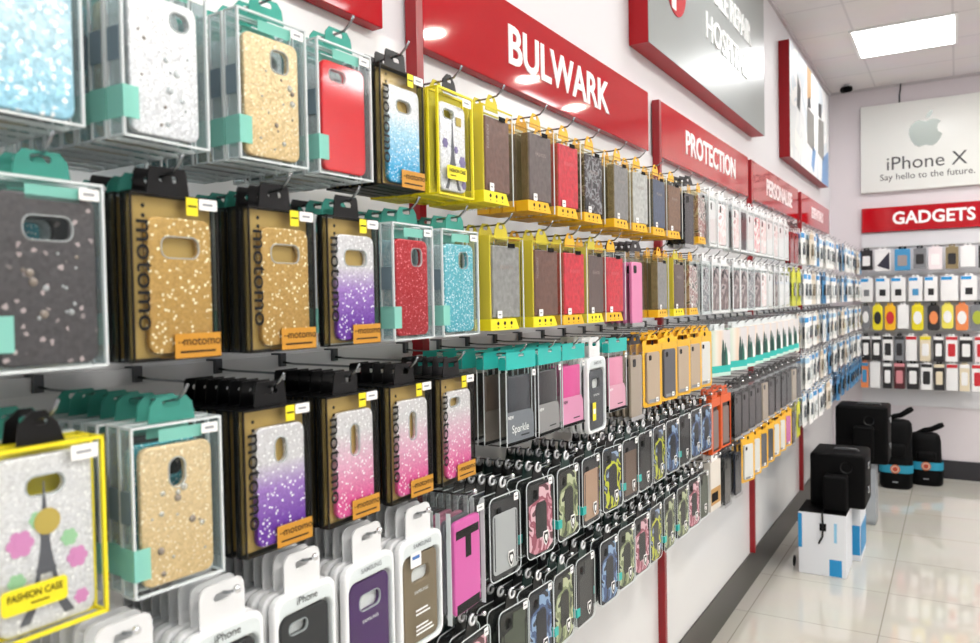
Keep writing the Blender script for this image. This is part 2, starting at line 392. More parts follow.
def k_wallet(v):
    W, H, T = .108, .168, .026
    amber = v in ('taupe', 'red', 'pattern', 'grey', 'pale', 'navy', 'tan', 'mixed', 'plum')
    film, solid = (AMBT, AMB) if amber else (YELT, YEL)
    if v == 'pattern': lm = camo('dark_mosaic', ['#1d1b1f', '#3a3036', '#8b8c8f', '#4b3a40'], 60)
    elif v == 'mixed': lm = camo('rose_print_cover', ['#b9a6a3', '#8d5f62', '#cfc7c2', '#555'+'555'], 40)
    else: lm = mat('leather_'+v, WAL[v], .38, 0, .4, .4, 90, 0, .22)
    g = shell(W, H, T, CLR)
    g.box(-T, -.001, -W/2-.0006, -W/2, 0, H, film)
    g.box(-.0015, .0004, -W/2-.0004, -W/2+.003, 0, H, film); g.box(-.001, .0004, -W/2, W/2, H-.003, H, film); g.box(-.001, .0004, W/2-.002, W/2, 0, H, EDGE)
    w0, w1, z0, z1 = -.041, .045, .021, .151
    cov = G().bbox(-.0065, -.0025, w0, w1, z0, z1, lm, .0018, 1)
    cov.bbox(-.022, -.018, w0, w1, z0, z1, lm, .0018, 1); cov.bbox(-.021, -.0035, w0, w0+.005, z0, z1, lm, .002, 1)
    pages = G().box(-.0178, -.0067, w0+.006, w1-.003, z0+.003, z1-.003, MATTE)
    emb = G().text('FASHION', .011, -.002, w0+.008 if v == 'brown' else .002, .115 if v == 'brown' else .112, mat('embossed_'+v, '#9d8e88' if v != 'red' else '#d9606a', .4), down=(v == 'brown'), sx=.9)
    flap = G().box(-T, .001, -W/2-.0008, W/2-.03, -.001, .0195, solid)
    flap.poly([(W/2-.03, -.001), (W/2-.018, -.001), (W/2-.03, .0195)], .001, .002, solid)
    for i in range(3): flap.poly(disc(.0036, -.032+.021*i, .0115, 6), .0014, .0004, INK); flap.box(.001, .0013, -.034+.021*i, -.030+.021*i, .003, .0045, INK)
    tab = G().plate([(-.022, H-.003), (.022, H-.003), (.019, H+.013), (.009, H+.026), (-.009, H+.026), (-.019, H+.013)], -.012, .0014, solid if amber else film, [rr(.014, .007, .0033, 0, H+.018)])
    tab.box(-.0004, .0006, .004, .026, H-.02, H-.012, MATTE)
    return [('box_shell', g, []), ('wallet_case', cov, [('page_block', pages), ('lettering', emb)]), ('bottom_flap', flap, []), sticker(-.026, .027, .014, .014), ('hang_tab', tab, [])], H+.02, T
def k_sleeve(v):
    W, H, T = .105, .165, .016
    top = {'grey': '#33363c', 'dark': '#242326', 'pink': '#d6468f', 'rose': '#dc8aa8', 'red': '#b3182c', 'brown': '#5a4c42'}[v]
    low = {'grey': '#6f747b', 'dark': '#8d8b8b', 'pink': '#d98fb2', 'rose': '#dba0b4', 'red': '#7d2030', 'brown': '#6e655c'}[v]
    g = shell(W, H, T, CLR, EDGE, .0012)
    hd = G().box(-T-.0004, .0006, -W/2-.0004, W/2+.0004, H-.022, H-.006, TEALS)
    hd = G().plate(rect(-W/2-.0004, W/2+.0004, H-.024, H+.008), .0008, .0008, TEALS, [rr(.02, .007, .0033, 0, H+.001)])
    hd.box(-T-.0008, -T, -W/2, W/2, H-.024, H-.004, TEALS); hd.box(-T, -.0005, -W/2-.0005, -W/2, H-.024, H-.004, TEALS)
    case = ('phone_case', G().bbox(-.012, -.004, -.04, .04, .012, .128, mat('folio_'+v, top, .35, 0, .5, .15, 300), .003), [])
    ins = G().poly([(-.048, .006), (.048, .006), (.048, .05), (.038, .062), (-.048, .062)], -.002, .0012, mat('insert_'+v, low, .5))
    tx = G().text('NEW', .0085, -.0016, -.036, .052, PAPER if v != 'pink' else INK, bold=.0002)
    if v == 'grey': tx.text('Sparkle', .021, -.0016, -.002, .029, PAPER)
    tx.box(-.0018, -.0016, 0, .03, .014, .0165, INK)
    st = sticker(W/2-.006, H-.035, .012, .012)
    foot = G().box(-T, .0003, -W/2, W/2, -.0006, .004, MATTE)
    return [('sleeve_shell', g, []), ('hang_tab', hd, []), case, ('insert_card', ins, [('lettering', tx)]), st, ('base_strip', foot, [])], H+.001, T
APPLE = [(0, .62), (.12, .66), (.3, .70), (.48, .66), (.6, .56), (.5, .46), (.45, .3), (.5, .12), (.66, 0), (.58, -.2), (.44, -.4), (.28, -.5), (.1, -.46), (0, -.43), (-.1, -.46), (-.28, -.5), (-.44, -.4), (-.58, -.18), (-.66, .08), (-.66, .3), (-.58, .5), (-.44, .64), (-.26, .7), (-.1, .65)]
LEAF = [(0, .74), (.03, .9), (.14, 1.06), (.3, 1.12), (.28, .96), (.16, .8)]
def apple(g, s, x, y, z, m, th=.0006):
    g.poly([(y+a*s, z+b*s) for a, b in APPLE], x, th, m); g.poly([(y+a*s, z+b*s) for a, b in LEAF][::-1], x, th, m)
def k_blister(v):
    W, H, T = .108, .17, .013
    tray = G().plate(rr(W, H, .016, 0, H/2), 0, .0125, WHITE, [rr(W-.015, H-.032, .013, 0, H/2-.009)], .003)
    tray.plate(rr(W-.012, H-.026, .012, 0, H/2-.006), -.0118, .001, PAPER)
    front = G().plate(rr(W-.014, H-.012, .014, 0, H/2), .0014, .001, CLR)
    col = {'charcoal': '#18181d', 'purple': '#43155a', 'tan': '#7d6b52', 'black': '#101013', 'rose': '#d08a9a', 'silver': '#a9acb0', 'graphite': '#3f4147'}[v]
    if v == 'charcoal' or v == 'black': case = phone_case(None, 'bar', .085, .134, .075, -.003, True, mat('silicone_'+v, col, .5))
    else: case = phone_case(None, 'wide', .085, .134, .075, -.003, v == 'purple', mat('silicone_'+v, col, .5))
    lt = G()
    if v in ('charcoal', 'black'):
        lt.text('iPhone', .0135, .0012, 0, H-.0125, INK); e = G(); apple(e, .008, -.0024, 0, .066, CHROME); case[2].append(('emblem', e))
    else:
        lt.text('SAMSUNG', .009, .0012, 0, H-.0125, GREY, bold=.0002, sx=1.1)
        e = G().text('SAMSUNG', .007, -.0026, 0, .085, PAPER, sx=1.1); case[2].append(('lettering', e))
    if v == 'tan':
        for z, w in ((.058, .03), (.052, .036), (.034, .03), (.028, .04), (.022, .044)): lt.box(.0015, .0017, -.02, -.02+w, z, z+.0028, PAPER)
    if v == 'purple': lt.plate(rr(.06, .03, .002, .008, .012), .002, .0006, PAPER)
    if v == 'graphite': lt.box(.0016, .0022, -.034, -.016, .03, .07, YEL).box(.0022, .0024, -.031, -.019, .045, .056, PAPER)
    tab = G().plate(rr(.062, .056, .012, 0, H+.018), -.006, .0016, mat('milky_tab', '#e3e5e6', .35), [rr(.024, .009, .0042, 0, H+.03)])
    parts = [('tray', tray, []), ('front_film', front, []), case, ('lettering', lt, []), ('hang_tab', tab, [])]
    if v == 'tan': parts.append(('price_sticker', G().plate(rr(.026, .022, .001, -.018, H-.032), .0022, .0006, PAPER), [('lettering', G().box(.0022, .0024, -.027, -.009, H-.031, H-.026, mat('blue_ink', '#3a6fb5', .5)))])) 
    return parts, H+.03, T
def k_bagged(v):
    W, H, T = .112, .182, .013
    g = G().box(-T, 0, -W/2, W/2, 0, H, CLRB)
    for y in (-W/2, W/2-.0012): g.box(-T*.6, .0003, y, y+.0012, 0, H, EDGE)
    m = mat('bagged_'+v, {'pink': '#d557a8', 'black': '#26262b', 'slate': '#6f7378', 'rose': '#cf7c98'}[v], .42)
    case = ('phone_case', G().plate(rr(.084, .156, .010, .003, .084), -.003, .008, m, (), .0022), [
        ('trim_plate', G().poly([(-.034, .146), (.040, .146), (.04, .132), (.014, .132), (.014, .096), (-.004, .096), (-.004, .132), (-.034, .132)], -.0026, .001, MATTE)),
        ('bottom_trim', G().box(-.0036, -.0026, -.034, .040, .008, .024, MATTE))])
    tab = G().plate(rect(-W/2, W/2, H, H+.028), -.005, .0008, CLRB, [rr(.022, .007, .0033, 0, H+.016)])
    return [('bag_film', g, []), case, sticker(.041, H-.012, .024, .011), ('hang_tab', tab, [])], H+.016, T
ARM = {
 'grey': (mat('brushed_grey', '#adb0b2', .32, .2), '#202124', False), 'tan': (mat('brushed_tan', '#b18e74', .34, .2), '#2a2a2d', True),
 'pinkcamo': (camo('pink_camo', ['#c98896', '#96485a', '#dcb2bb', '#5e303a']), '#141416', False),
 'bluecamo': (camo('blue_camo', ['#1b2744', '#3d5580', '#86a3c6', '#10162a']), '#10131c', False),
 'greencamo': (camo('green_camo', ['#343b2b', '#7c865c', '#b9bf98', '#1a2016']), '#141611', True),
 'yellowcamo': (camo('yellow_camo', ['#1f2126', '#c4c829', '#39414f', '#8fa3c4']), '#1c1d22', False),
 'black': (mat('armour_black', '#1c1d20', .4), '#0d0d0f', True), 'brown': (mat('armour_brown', '#6f5a4c', .38, .3), '#28262a', True),
 'navy': (mat('armour_navy', '#2a3350', .4), '#15171d', False), 'olive': (mat('armour_olive', '#3f4738', .4), '#121410', False)}
def k_armor(v):
    W, H, T = .102, .152, .018
    skin, dark, teal = ARM[v]; dm = mat('bumper_'+v, dark, .5)
    g = G().plate(rr(W, H, .014, 0, H/2), 0, .015, CLR, (), .002)
    g.plate(rr(W, H, .014, 0, H/2), -.0005, .001, EDGE, [rr(W-.0035, H-.0035, .0125, 0, H/2)])
    ring = rr(.018, .018, .007, -.02 if v in ('tan', 'grey', 'brown') else -.018, H-.03)
    case = G().plate(rr(.09, .14, .012, 0, .073), -.002, .009, dm, [ring], .002)
    if v in ('grey', 'tan', 'brown'): pl = rr(.08, .108, .008, 0, .066)
    else: pl = [(-.042, .016), (-.022, .006), (.022, .006), (.042, .016), (.042, .1), (.036, .112), (.038, .138), (-.004, .138), (-.006, .112), (-.042, .104)]
    skinp = G().plate(pl, -.0008, .0016, skin, (), .0005)
    subs = [('camo_plate' if 'camo' in v else 'back_plate', skinp)]
    if 'camo' in v: subs.append(('centre_plate', G().poly([(-.016, .036), (.016, .036), (.02, .046), (.02, .098), (.014, .106), (-.014, .106), (-.02, .098), (-.02, .046)], -.0002, .001, dm)))
    else: subs.append(('grip_lines', G().box(-.0008, -.0003, -.036, -.034, .02, .116, dm).box(-.0008, -.0003, .034, .036, .02, .116, dm)))
    s = .0135; sy, sz = .014, .032
    sh = lambda k: [(sy-s*k*.62, sz+s*k), (sy+s*k*.62, sz+s*k), (sy+s*k*.8, sz+s*k*.2), (sy+s*k*.4, sz-s*k*.8), (sy, sz-s*k*1.2), (sy-s*k*.4, sz-s*k*.8), (sy-s*k*.8, sz+s*k*.2)][::-1]
    emb = G().poly(sh(1), .0012, .0006, PAPER).poly(sh(.78), .0016, .0005, dm).poly(sh(.45), .002, .0005, PAPER)
    parts = [('blister_shell', g, []), ('phone_case', case, subs), ('shield_emblem', emb, []), sticker(.034, H-.011, .014, .014)]
    if teal:
        c = G().box(-.016, .0012, -W/2-.0006, -W/2+.016, .03, .047, TEALS); parts.append(('corner_clip', c, []))
    tab = G().plate([(-.02, H-.004), (.02, H-.004), (.016, H+.012), (.01, H+.029), (-.01, H+.029), (-.016, H+.012)], -.008, .002, mat('dark_teal_tab', '#12302b', .3) if teal else BLACK, [rr(.014, .01, .0045, 0, H+.021)])
    tab.torus((-.0065, 0, H+.021), .008, .003, mat('tab_glint_ring', '#eceff1', .12, .6), 12, 6)  # pale ring stands in for the highlight on the tab's curved plastic
    parts.append(('hang_tab', tab, []))
    return parts, H+.024, T
def k_ybag(v):
    W, H, T = .108, .168, .013
    g = G().box(-T, 0, -W/2+.006, W/2-.006, .006, H, CLRB)
    fr = G().plate(rr(W, H+.012, .008, 0, H/2+.006), -.006, .002, AMB, [rr(W-.022, H-.034, .006, 0, H/2-.004)])
    m = mat('ybag_'+v, {'tan': '#b9a58e', 'grey': '#55565c', 'pale': '#dcdcd8', 'slate': '#3f434c', 'pink': '#c66aa8', 'red': '#a52126'}[v], .4)
    case = ('phone_case', G().plate(rr(.072, .138, .009, 0, .078), -.002, .008, m, (), .002), [('camera_patch', G().plate(rr(.014, .014, .004, -.02, .132), -.0014, .001, MATTE)), ('base_label', G().box(-.0018, -.0012, -.028, .028, .012, .02, GREY))])
    tab = G().plate([(-.034, H), (.034, H), (.03, H+.016), (.012, H+.032), (-.012, H+.032), (-.03, H+.016)], -.006, .002, AMB, [rr(.018, .009, .0042, 0, H+.02)])
    tab.poly(disc(.007, 0, H+.004, 12), -.0055, .001, MATTE)
    return [('bag_film', g, []), ('bag_border', fr, []), case, sticker(.012, .018, .014, .012), ('hang_tab', tab, [])], H+.022, T
def k_leaf(v):
    W, H, T = .122, .158, .01
    m = MATS.get('leaf_card')
    if not m:
        m, nt, out = newmat('leaf_card'); b = N(nt, 'ShaderNodeBsdfPrincipled'); b.inputs['Roughness'].default_value = .4
        tc = N(nt, 'ShaderNodeTexCoord'); se = N(nt, 'ShaderNodeSeparateXYZ'); nt.links.new(tc.outputs['Object'], se.inputs[0])
        mr = N(nt, 'ShaderNodeMapRange'); mr.inputs['From Min'].default_value = -.06; mr.inputs['From Max'].default_value = .06
        nt.links.new(se.outputs['Y'], mr.inputs['Value']); r = ramp(nt, [(0, '#b5d2bf'), (.3, '#dddcd2'), (.5, '#e4cdb8'), (.7, '#d3d0d0'), (1, '#cfcdd0')])
        nt.links.new(mr.outputs[0], r.inputs[0]); nt.links.new(r.outputs[0], b.inputs['Base Color']); nt.links.new(b.outputs[0], out.inputs[0]); MATS['leaf_card'] = m
    g = G().box(-T, 0, -W/2, W/2, 0, H, m); g.box(-T-.0003, .0004, -W/2-.0003, W/2+.0003, .012, .036, TEALS); g.box(-T-.0003, .0005, -W/2, W/2, 0, .012, mat('mint_card', '#bfe0d4', .4))
    lf = mat('dark_leaf', '#1f4a44', .4); l2 = mat('mid_leaf', '#2f7a66', .4); p = G()
    for y, h, w, mm in ((.016, .088, .020, lf), (.036, .062, .014, l2), (.029, .078, .012, lf)):
        p.poly([(y-w/2, .036), (y+w/2, .036), (y+w*.45, .036+h*.4), (y+w*.1, .036+h), (y-w*.1, .036+h), (y-w*.5, .036+h*.4)], .001, .0004, mm)
    p.poly([(.044, .037), (.058, .037), (.058, .07), (.046, .09)], .001, .0004, PAPER)
    tab = G().plate(rect(-.03, .03, H, H+.022), -.004, .001, EDGE, [rr(.02, .008, .0038, 0, H+.012)])
    return [('card_box', g, []), ('leaf_print', p, []), ('hang_tab', tab, [])], H+.013, T
def k_slim(v):
    W, H, T = .084, .195, .013
    col = {'black': '#17171a', 'grey': '#1a1a1d', 'pink': '#e27fae', 'red': '#8e1d22', 'navy': '#1f2431', 'beige': '#a39584'}[v]
    g = G().box(-T, 0, -W/2, W/2, 0, H, CLRB)
    case = ('phone_case', G().plate(rr(.072, .158, .008, 0, .088), -.002, .008, mat('slim_'+v, col, .18), (), .002), [('camera_patch', G().plate(rr(.02, .02, .005, -.014, .148), -.0014, .001, MATTE))])
    band = ('label_band', G().box(-.0003, .0005, -W/2, W/2, .002, .012, mat('pale_band', '#9a9a9c', .5)), [])
    tab = G().plate([(-W/2, H), (W/2, H), (.02, H+.026), (-.02, H+.026)], -.005, .0012, BLACK, [rr(.018, .008, .0038, 0, H+.013)])
    return [('bag_film', g, []), case, band, ('hang_tab', tab, [])], H+.015, T
def k_print(v):
    W, H, T = .1, .172, .013
    m = {'rose': camo('rose_floral', ['#ece6e6', '#e6cbcb', '#f1eeee', '#d3adaf', '#ecdfdf'], 20), 'white': mat('plain_pale_case', '#e4e4e5', .35), 'blossom': camo('blossom_print', ['#efeceb', '#d98f96', '#f3f0ef', '#e0babd'], 18),
         'black': mat('print_black', '#23272d', .3), 'dark': camo('dark_floral', ['#5a4c52', '#75605f', '#a89a9a', '#3c353c'], 24), 'grey': camo('grey_floral', ['#8b8d92', '#5e6066', '#b9babd', '#7a6a70'], 40)}[v]
    g = G().plate(rr(W, H, .008, 0, H/2), 0, T, CLR, (), .001); g.plate(rr(W, H, .008, 0, H/2), -.001, .003, WHITE if v != 'grey' else EDGE, [rr(W-.012, H-.016, .006, 0, H/2)])
    case = ('phone_case', G().plate(rr(.078, .142, .011, 0, .082), -.002, .008, m, (), .002), [('camera_patch', G().plate(rr(.014, .024, .006, -.02, .134), -.0014, .001, MATTE))])
    tab = G().plate(rr(.056, .034, .008, 0, H+.010), -.006, .0014, WHITE, [rr(.022, .008, .0038, 0, H+.017)])
    return [('blister_shell', g, []), case, ('hang_tab', tab, [])], H+.019, T
def k_cable(v):
    W, H, T = .104, .172, .018
    hc, pc = {'plug': (BLUEC, '#5b6068'), 'lead': (BLUEC, '#e2e4e6'), 'clip': (mat('pale_blue_card', '#9cc9e4', .45), '#6d7278'), 'dark': (mat('navy_card', '#15486d', .4), '#1b1d22'), 'warm': (mat('beige_card', '#c7b49a', .5), '#8a7a64'), 'lime': (mat('lime_card', '#d3d41c', .45), '#9a9a9c')}[v]
    cardm = {'dark': mat('mid_blue_card', '#2c7fb4', .45), 'warm': mat('cream_card', '#dcd3c4', .5), 'lime': mat('lime_body', '#c9cc2a', .45)}.get(v, PAPER)
    g = G().box(-.002, 0, -W/2, W/2, 0, H, cardm)
    hd = G().box(-.0024, .0008, -W/2, W/2*.55, H-.03, H-.004, hc)
    bl = G().plate(rr(W*.62, H*.52, .012, 0, H*.42), .014, .014, CLR, (), .003)
    pm = mat('gadget_'+v, pc, .4)
    pr = G().bbox(.001, .010, -.015, .015, .05, .09, pm, .004)
    pr.tube([(.005, -.012, .09), (.005, -.014, .112), (.005, 0, .117), (.005, .013, .11), (.005, .012, .09)], .0022, pm, 6)
    tab = G().plate(rr(.05, .03, .006, 0, H+.008), -.0004, .001, cardm, [rr(.022, .008, .0038, 0, H+.013)])
    return [('card', g, []), ('header_print', hd, []), ('product', pr, []), ('clear_blister', bl, []), ('hang_tab', tab, [])], H+.015, T
def k_orange(v):
    W, H, T = .108, .185, .014
    om = mat('orange_plastic', '#d8591c', .4)
    fr = G().plate(rect(-W/2, W/2, 0, H), 0, .004, om, [rect(-W/2+.016, W/2-.002, .004, H-.028)])
    fr.box(-T, -.004, -W/2, -W/2+.012, 0, H, om); fr.box(-T, -T+.001, -W/2, W/2, 0, H, mat('dark_inner_card', '#3a3230', .5))
    case = ('phone_case', G().plate(rr(.066, .13, .008, .008, .076), -.003, .008, mat('dusky_case', '#7a6b66', .4), (), .002), [])
    tab = G().plate([(-.034, H), (.034, H), (.024, H+.03), (-.024, H+.03)], -.005, .002, om, [rr(.018, .009, .0042, 0, H+.015)])
    return [('border_sleeve', fr, []), case, ('hang_tab', tab, [])], H+.017, T
def k_tanbox(v):
    W, H, T = .1, .165, .022
    g = G().box(-T, 0, -W/2, W/2, 0, H, mat('ivory_card', '#d8d2c8', .5))
    p = G().box(0, .0006, -W/2+.004, W/2-.004, .02, .075, mat('ochre_patch', '#b98d4e', .5)).box(0, .0008, -W/2+.01, .02, .03, .06, MATTE)
    e = G().text('CASE', .016, .0006, 0, .12, INK, bold=.0004)
    tab = G().plate(rect(-.03, .03, H, H+.024), -.004, .001, PAPER, [rr(.02, .008, .0038, 0, H+.013)])
    return [('card_box', g, []), ('picture_print', p, []), ('hang_tab', tab, [])], H+.015, T

KIND = {'glitter': (k_glitter, 'glitter_case_box', 'glitter case box', 'phone case box'), 'clear': (k_clear, 'clear_case_box', 'clear case box', 'phone case box'),
 'eiffel': (k_eiffel, 'yellow_case_box', 'yellow-edged case box', 'phone case box'), 'wallet': (k_wallet, 'wallet_case_pack', 'wallet case pack', 'wallet case'),
 'sleeve': (k_sleeve, 'teal_header_pack', 'teal-topped sleeve pack', 'phone case pack'), 'blister': (k_blister, 'white_blister_pack', 'white blister pack', 'phone case pack'),
 'bagged': (k_bagged, 'bagged_phone_case', 'bagged phone case', 'phone case pack'), 'armor': (k_armor, 'rugged_case_pack', 'rugged case pack', 'phone case pack'),
 'ybag': (k_ybag, 'yellow_border_pack', 'yellow-bordered case pack', 'phone case pack'), 'leaf': (k_leaf, 'leaf_print_pack', 'leaf-print pack', 'phone case pack'),
 'slim': (k_slim, 'slim_case_pack', 'slim case bag', 'phone case pack'), 'print': (k_print, 'printed_case_pack', 'printed case pack', 'phone case pack'),
 'cable': (k_cable, 'accessory_card_pack', 'accessory card pack', 'accessory pack'), 'orange': (k_orange, 'orange_sleeve_pack', 'orange sleeve pack', 'phone case pack'),
 'tanbox': (k_tanbox, 'ivory_case_box', 'ivory case box', 'phone case box')}
LOOK = {('glitter', 'gold'): 'gold', ('glitter', 'blue'): 'blue-to-silver', ('glitter', 'purple'): 'purple-to-silver', ('glitter', 'pink'): 'pink-to-silver', ('glitter', 'purple2'): 'purple-to-silver',
 ('glitter', 'pink2'): 'pink-to-silver', ('glitter', 'pink3'): 'pink-to-silver', ('clear', 'ice'): 'ice-blue glitter', ('clear', 'silver'): 'silver beaded', ('clear', 'cream'): 'cream beaded', ('clear', 'cream2'): 'gold beaded',
 ('clear', 'glossred'): 'glossy red', ('clear', 'smoke'): 'dark beaded', ('clear', 'red'): 'red glitter', ('clear', 'aqua'): 'turquoise glitter', ('eiffel', 'rose'): 'pink floral', ('eiffel', 'violet'): 'violet floral',
 ('sleeve', 'grey'): 'grey', ('sleeve', 'dark'): 'black', ('armor', 'pinkcamo'): 'pink camouflage', ('armor', 'bluecamo'): 'blue camouflage', ('armor', 'greencamo'): 'green camouflage', ('armor', 'yellowcamo'): 'yellow camouflage',
 ('leaf', 'a'): 'mint', ('cable', 'plug'): 'white-and-blue', ('cable', 'lead'): 'white', ('cable', 'clip'): 'pale blue', ('cable', 'dark'): 'dark blue', ('cable', 'warm'): 'cream', ('cable', 'lime'): 'lime', ('orange', 'a'): 'bright',
 ('tanbox', 'a'): 'small', ('wallet', 'pattern'): 'dark mosaic', ('wallet', 'mixed'): 'rose-print', ('print', 'dark'): 'dark floral', ('print', 'grey'): 'grey floral', ('print', 'rose'): 'rose floral', ('print', 'blossom'): 'pink blossom', ('print', 'white'): 'plain white'}
PROTO = {}
def proto(kind, v, full):
    if (kind, v, full) in PROTO: return PROTO[kind, v, full]
    parts, hz, T = KIND[kind][0](v)
    if full: r = [(n, g.mesh(n), [(sn, sg.mesh(sn)) for sn, sg in subs]) for n, g, subs in parts]
    else:
        j = G(); tabm = None
        for n, g, subs in parts:
            if n == 'hang_tab': tabm = g.mesh(n); continue
            if n in ('lettering', 'price_sticker', 'sale_sticker'): continue
            j.join(g)
            for sn, sg in subs:
                if sn not in ('lettering', 'crystal_beads', 'camera_rim'): j.join(sg)
        r = [(None, j.mesh(KIND[kind][1]), []), ('hang_tab', tabm, [])]
    PROTO[kind, v, full] = (r, hz, T); return PROTO[kind, v, full]
def hang(kind, v, full, x, y, hookz, yaw, label, group, facing=0):
    parts, hz, T = proto(kind, v, full); name = KIND[kind][1]
    loc = (x, y, hookz-hz)
    if full: root = empty(name, loc, yaw+facing)
    else:
        root = link(name, parts[0][1]); root.location = loc; root.rotation_euler = (0, 0, yaw+facing)
    for n, me, subs in parts:
        if n is None: continue
        p = link(n, me, root)
        for sn, sm in subs: link(sn, sm, p)
    tag(root, label, KIND[kind][3], group); return root

# ------------------------------------------------------------------ room
CAM_H = 1.61; CEIL = 3.46; YB = 7.79; XR = 4.6; YF = -2.6
def wallmat(name, col, rough=.55):
    return mat(name, col, rough, 0, .4, .03, 60)
WALLM = wallmat('white_paint', '#dddcdf'); PEGM = mat('white_laminate', '#e3e4e5', .22, 0, .5)
def tilemat(name, col, joint, size, ox, oy, w, rough, var=.04, coat=0):
    m, nt, out = newmat(name); b = N(nt, 'ShaderNodeBsdfPrincipled'); b.inputs['Roughness'].default_value = rough
    tc = N(nt, 'ShaderNodeTexCoord'); mp = N(nt, 'ShaderNodeMapping'); mp.inputs['Location'].default_value = (-ox, -oy, 0)
    nt.links.new(tc.outputs['Object'], mp.inputs['Vector'])
    br = N(nt, 'ShaderNodeTexBrick'); br.offset = 0; br.squash = 1
    c = C(col); br.inputs['Color1'].default_value = c; br.inputs['Color2'].default_value = tuple(x*(1-var) for x in c[:3])+(1,)
    br.inputs['Mortar'].default_value = C(joint); br.inputs['Scale'].default_value = 1; br.inputs['Mortar Size'].default_value = w
    br.inputs['Brick Width'].default_value = size; br.inputs['Row Height'].default_value = size
    nt.links.new(mp.outputs[0], br.inputs['Vector'])
    nz = N(nt, 'ShaderNodeTexNoise'); nz.inputs['Scale'].default_value = 3; nz.inputs['Detail'].default_value = 6
    nt.links.new(tc.outputs['Object'], nz.inputs['Vector'])
    mx = N(nt, 'ShaderNodeMix', data_type='RGBA', blend_type='MULTIPLY'); mx.inputs['Factor'].default_value = .12
    nt.links.new(br.outputs['Color'], mx.inputs['A']); nt.links.new(nz.outputs['Color'], mx.inputs['B'])
    nt.links.new(mx.outputs['Result'], b.inputs['Base Color']); nt.links.new(b.outputs[0], out.inputs[0])
    b.inputs['Coat Weight'].default_value = coat; b.inputs['Coat Roughness'].default_value = .02
    return m
FLOORM = tilemat('polished_tiles', '#d3d0c6', '#a9a59a', .6, .08, .44, .003, .05, .04, .5)
CEILM = tilemat('ceiling_tiles', '#e6e2e3', '#d4d0d2', .6, .38, .03, .008, .8, .02)
structure('floor', G().box(0, XR, YF, YB, -.1, 0, FLOORM), 'glossy beige floor tiles')
structure('ceiling', G().box(0, XR, YF, YB, CEIL, CEIL+.1, CEILM), 'suspended tile ceiling')
structure('wall_left', G().box(-.12, 0, YF-.1, YB+.1, -.1, CEIL+.1, WALLM))
structure('wall_back', G().box(0, XR, YB, YB+.12, -.1, CEIL+.1, wallmat('pinkish_white_paint', '#dad3d7')))
structure('wall_right', G().box(XR, XR+.12, YF-.1, YB+.1, -.1, CEIL+.1, WALLM))
structure('wall_front', G().box(0, XR, YF-.12, YF, -.1, CEIL+.1, WALLM))
BASEM = mat('dark_skirting', '#35332f', .3, 0, .5, 0, 60, 0)
structure('baseboard_left', G().box(0, .014, YF, YB, 0, .18, BASEM))
structure('baseboard_back', G().box(.014, XR, YB-.014, YB, 0, .16, mat('dark_skirting_back', '#232227', .25)))
structure('trim_1', G().box(0, .02, YF, YB, CEIL-.02, CEIL, mat('cornice_grey', '#c4bfc2', .5)))
structure('trim_2', G().box(.02, XR, YB-.02, YB, CEIL-.02, CEIL, MATS['cornice_grey']))
# display bays: laminate panels, red uprights, header signs, rails
BAYS = [('near', -.22, 1.218), ('BULWARK', 1.34, 2.755), ('PROTECTION', 2.888, 4.335), ('PERSONALISE', 4.43, 5.875), ('corner', 6.02, 7.45)]
HEAD = {'BULWARK': (2.04, .135, 'BULWARK'), 'PROTECTION': (3.63, .135, 'PROTECTION'), 'PERSONALISE': (5.22, .135, 'PERSONALISE'), 'corner': (6.77, .115, 'ESSENTIALS')}
ROWZ = [1.972, 1.747, 1.509, 1.286, 1.074]
ROWN = ['top', 'second', 'third', 'fourth', 'lowest']
structure('trim_3', G().box(0, .006, -2.0, YB-.02, .18, 2.15, PEGM))
RAILM = mat('steel_rail', '#d2d4d6', .3, .2)
for bi, (bn, y0, y1) in enumerate(BAYS):
    nm = {'near': 'first bay', 'corner': 'corner bay'}.get(bn, bn+' bay')
    f = link('bay_upright', G().box(.006, .034, y0-.012, y0+.012, .185, 2.364, REDD).mesh('bay_upright'))
    tag(f, 'tall thin red upright at the start of the '+nm, 'upright', 'red uprights between bays')
    r = empty('section_sign', (.006, (y0+y1)/2, 2.257))
    link('sign_board', G().bbox(0, .028, (y0-y1)/2+.013, (y1-y0)/2, -.107, .107, RED, .0015, 1).mesh('sign_board'), r)
    if bn in HEAD:
        cy, s, t = HEAD[bn]
        link('lettering', G().text(t, s, .029, cy-(y0+y1)/2, -.004, mat('sign_white', '#f4f4f4', .35), bold=.003, sx={'BULWARK': 1.03, 'PROTECTION': 1.02, 'PERSONALISE': 1.02, 'corner': 1.02}[bn], th=.0015).mesh('lettering'), r)
        tag(r, f'glossy red header sign reading {t} in white above the hooks', 'sign', 'red header signs')
    else: tag(r, 'glossy red header sign without visible lettering above the first bay', 'sign', 'red header signs')
    for ri, z in enumerate(ROWZ):
        g = G().box(.018, .03, y0+.02, y1+.08, z-.004, z+.018, RAILM)
        for yy in (y0+.06, (y0+y1)/2, y1+.03): g.box(.006, .018, yy, yy+.02, z-.002, z+.014, RAILM)
        tag(link('hook_rail', g.mesh('hook_rail')), f'steel hook rail of the {ROWN[ri]} row across the {nm}', 'rail', 'steel hook rails')

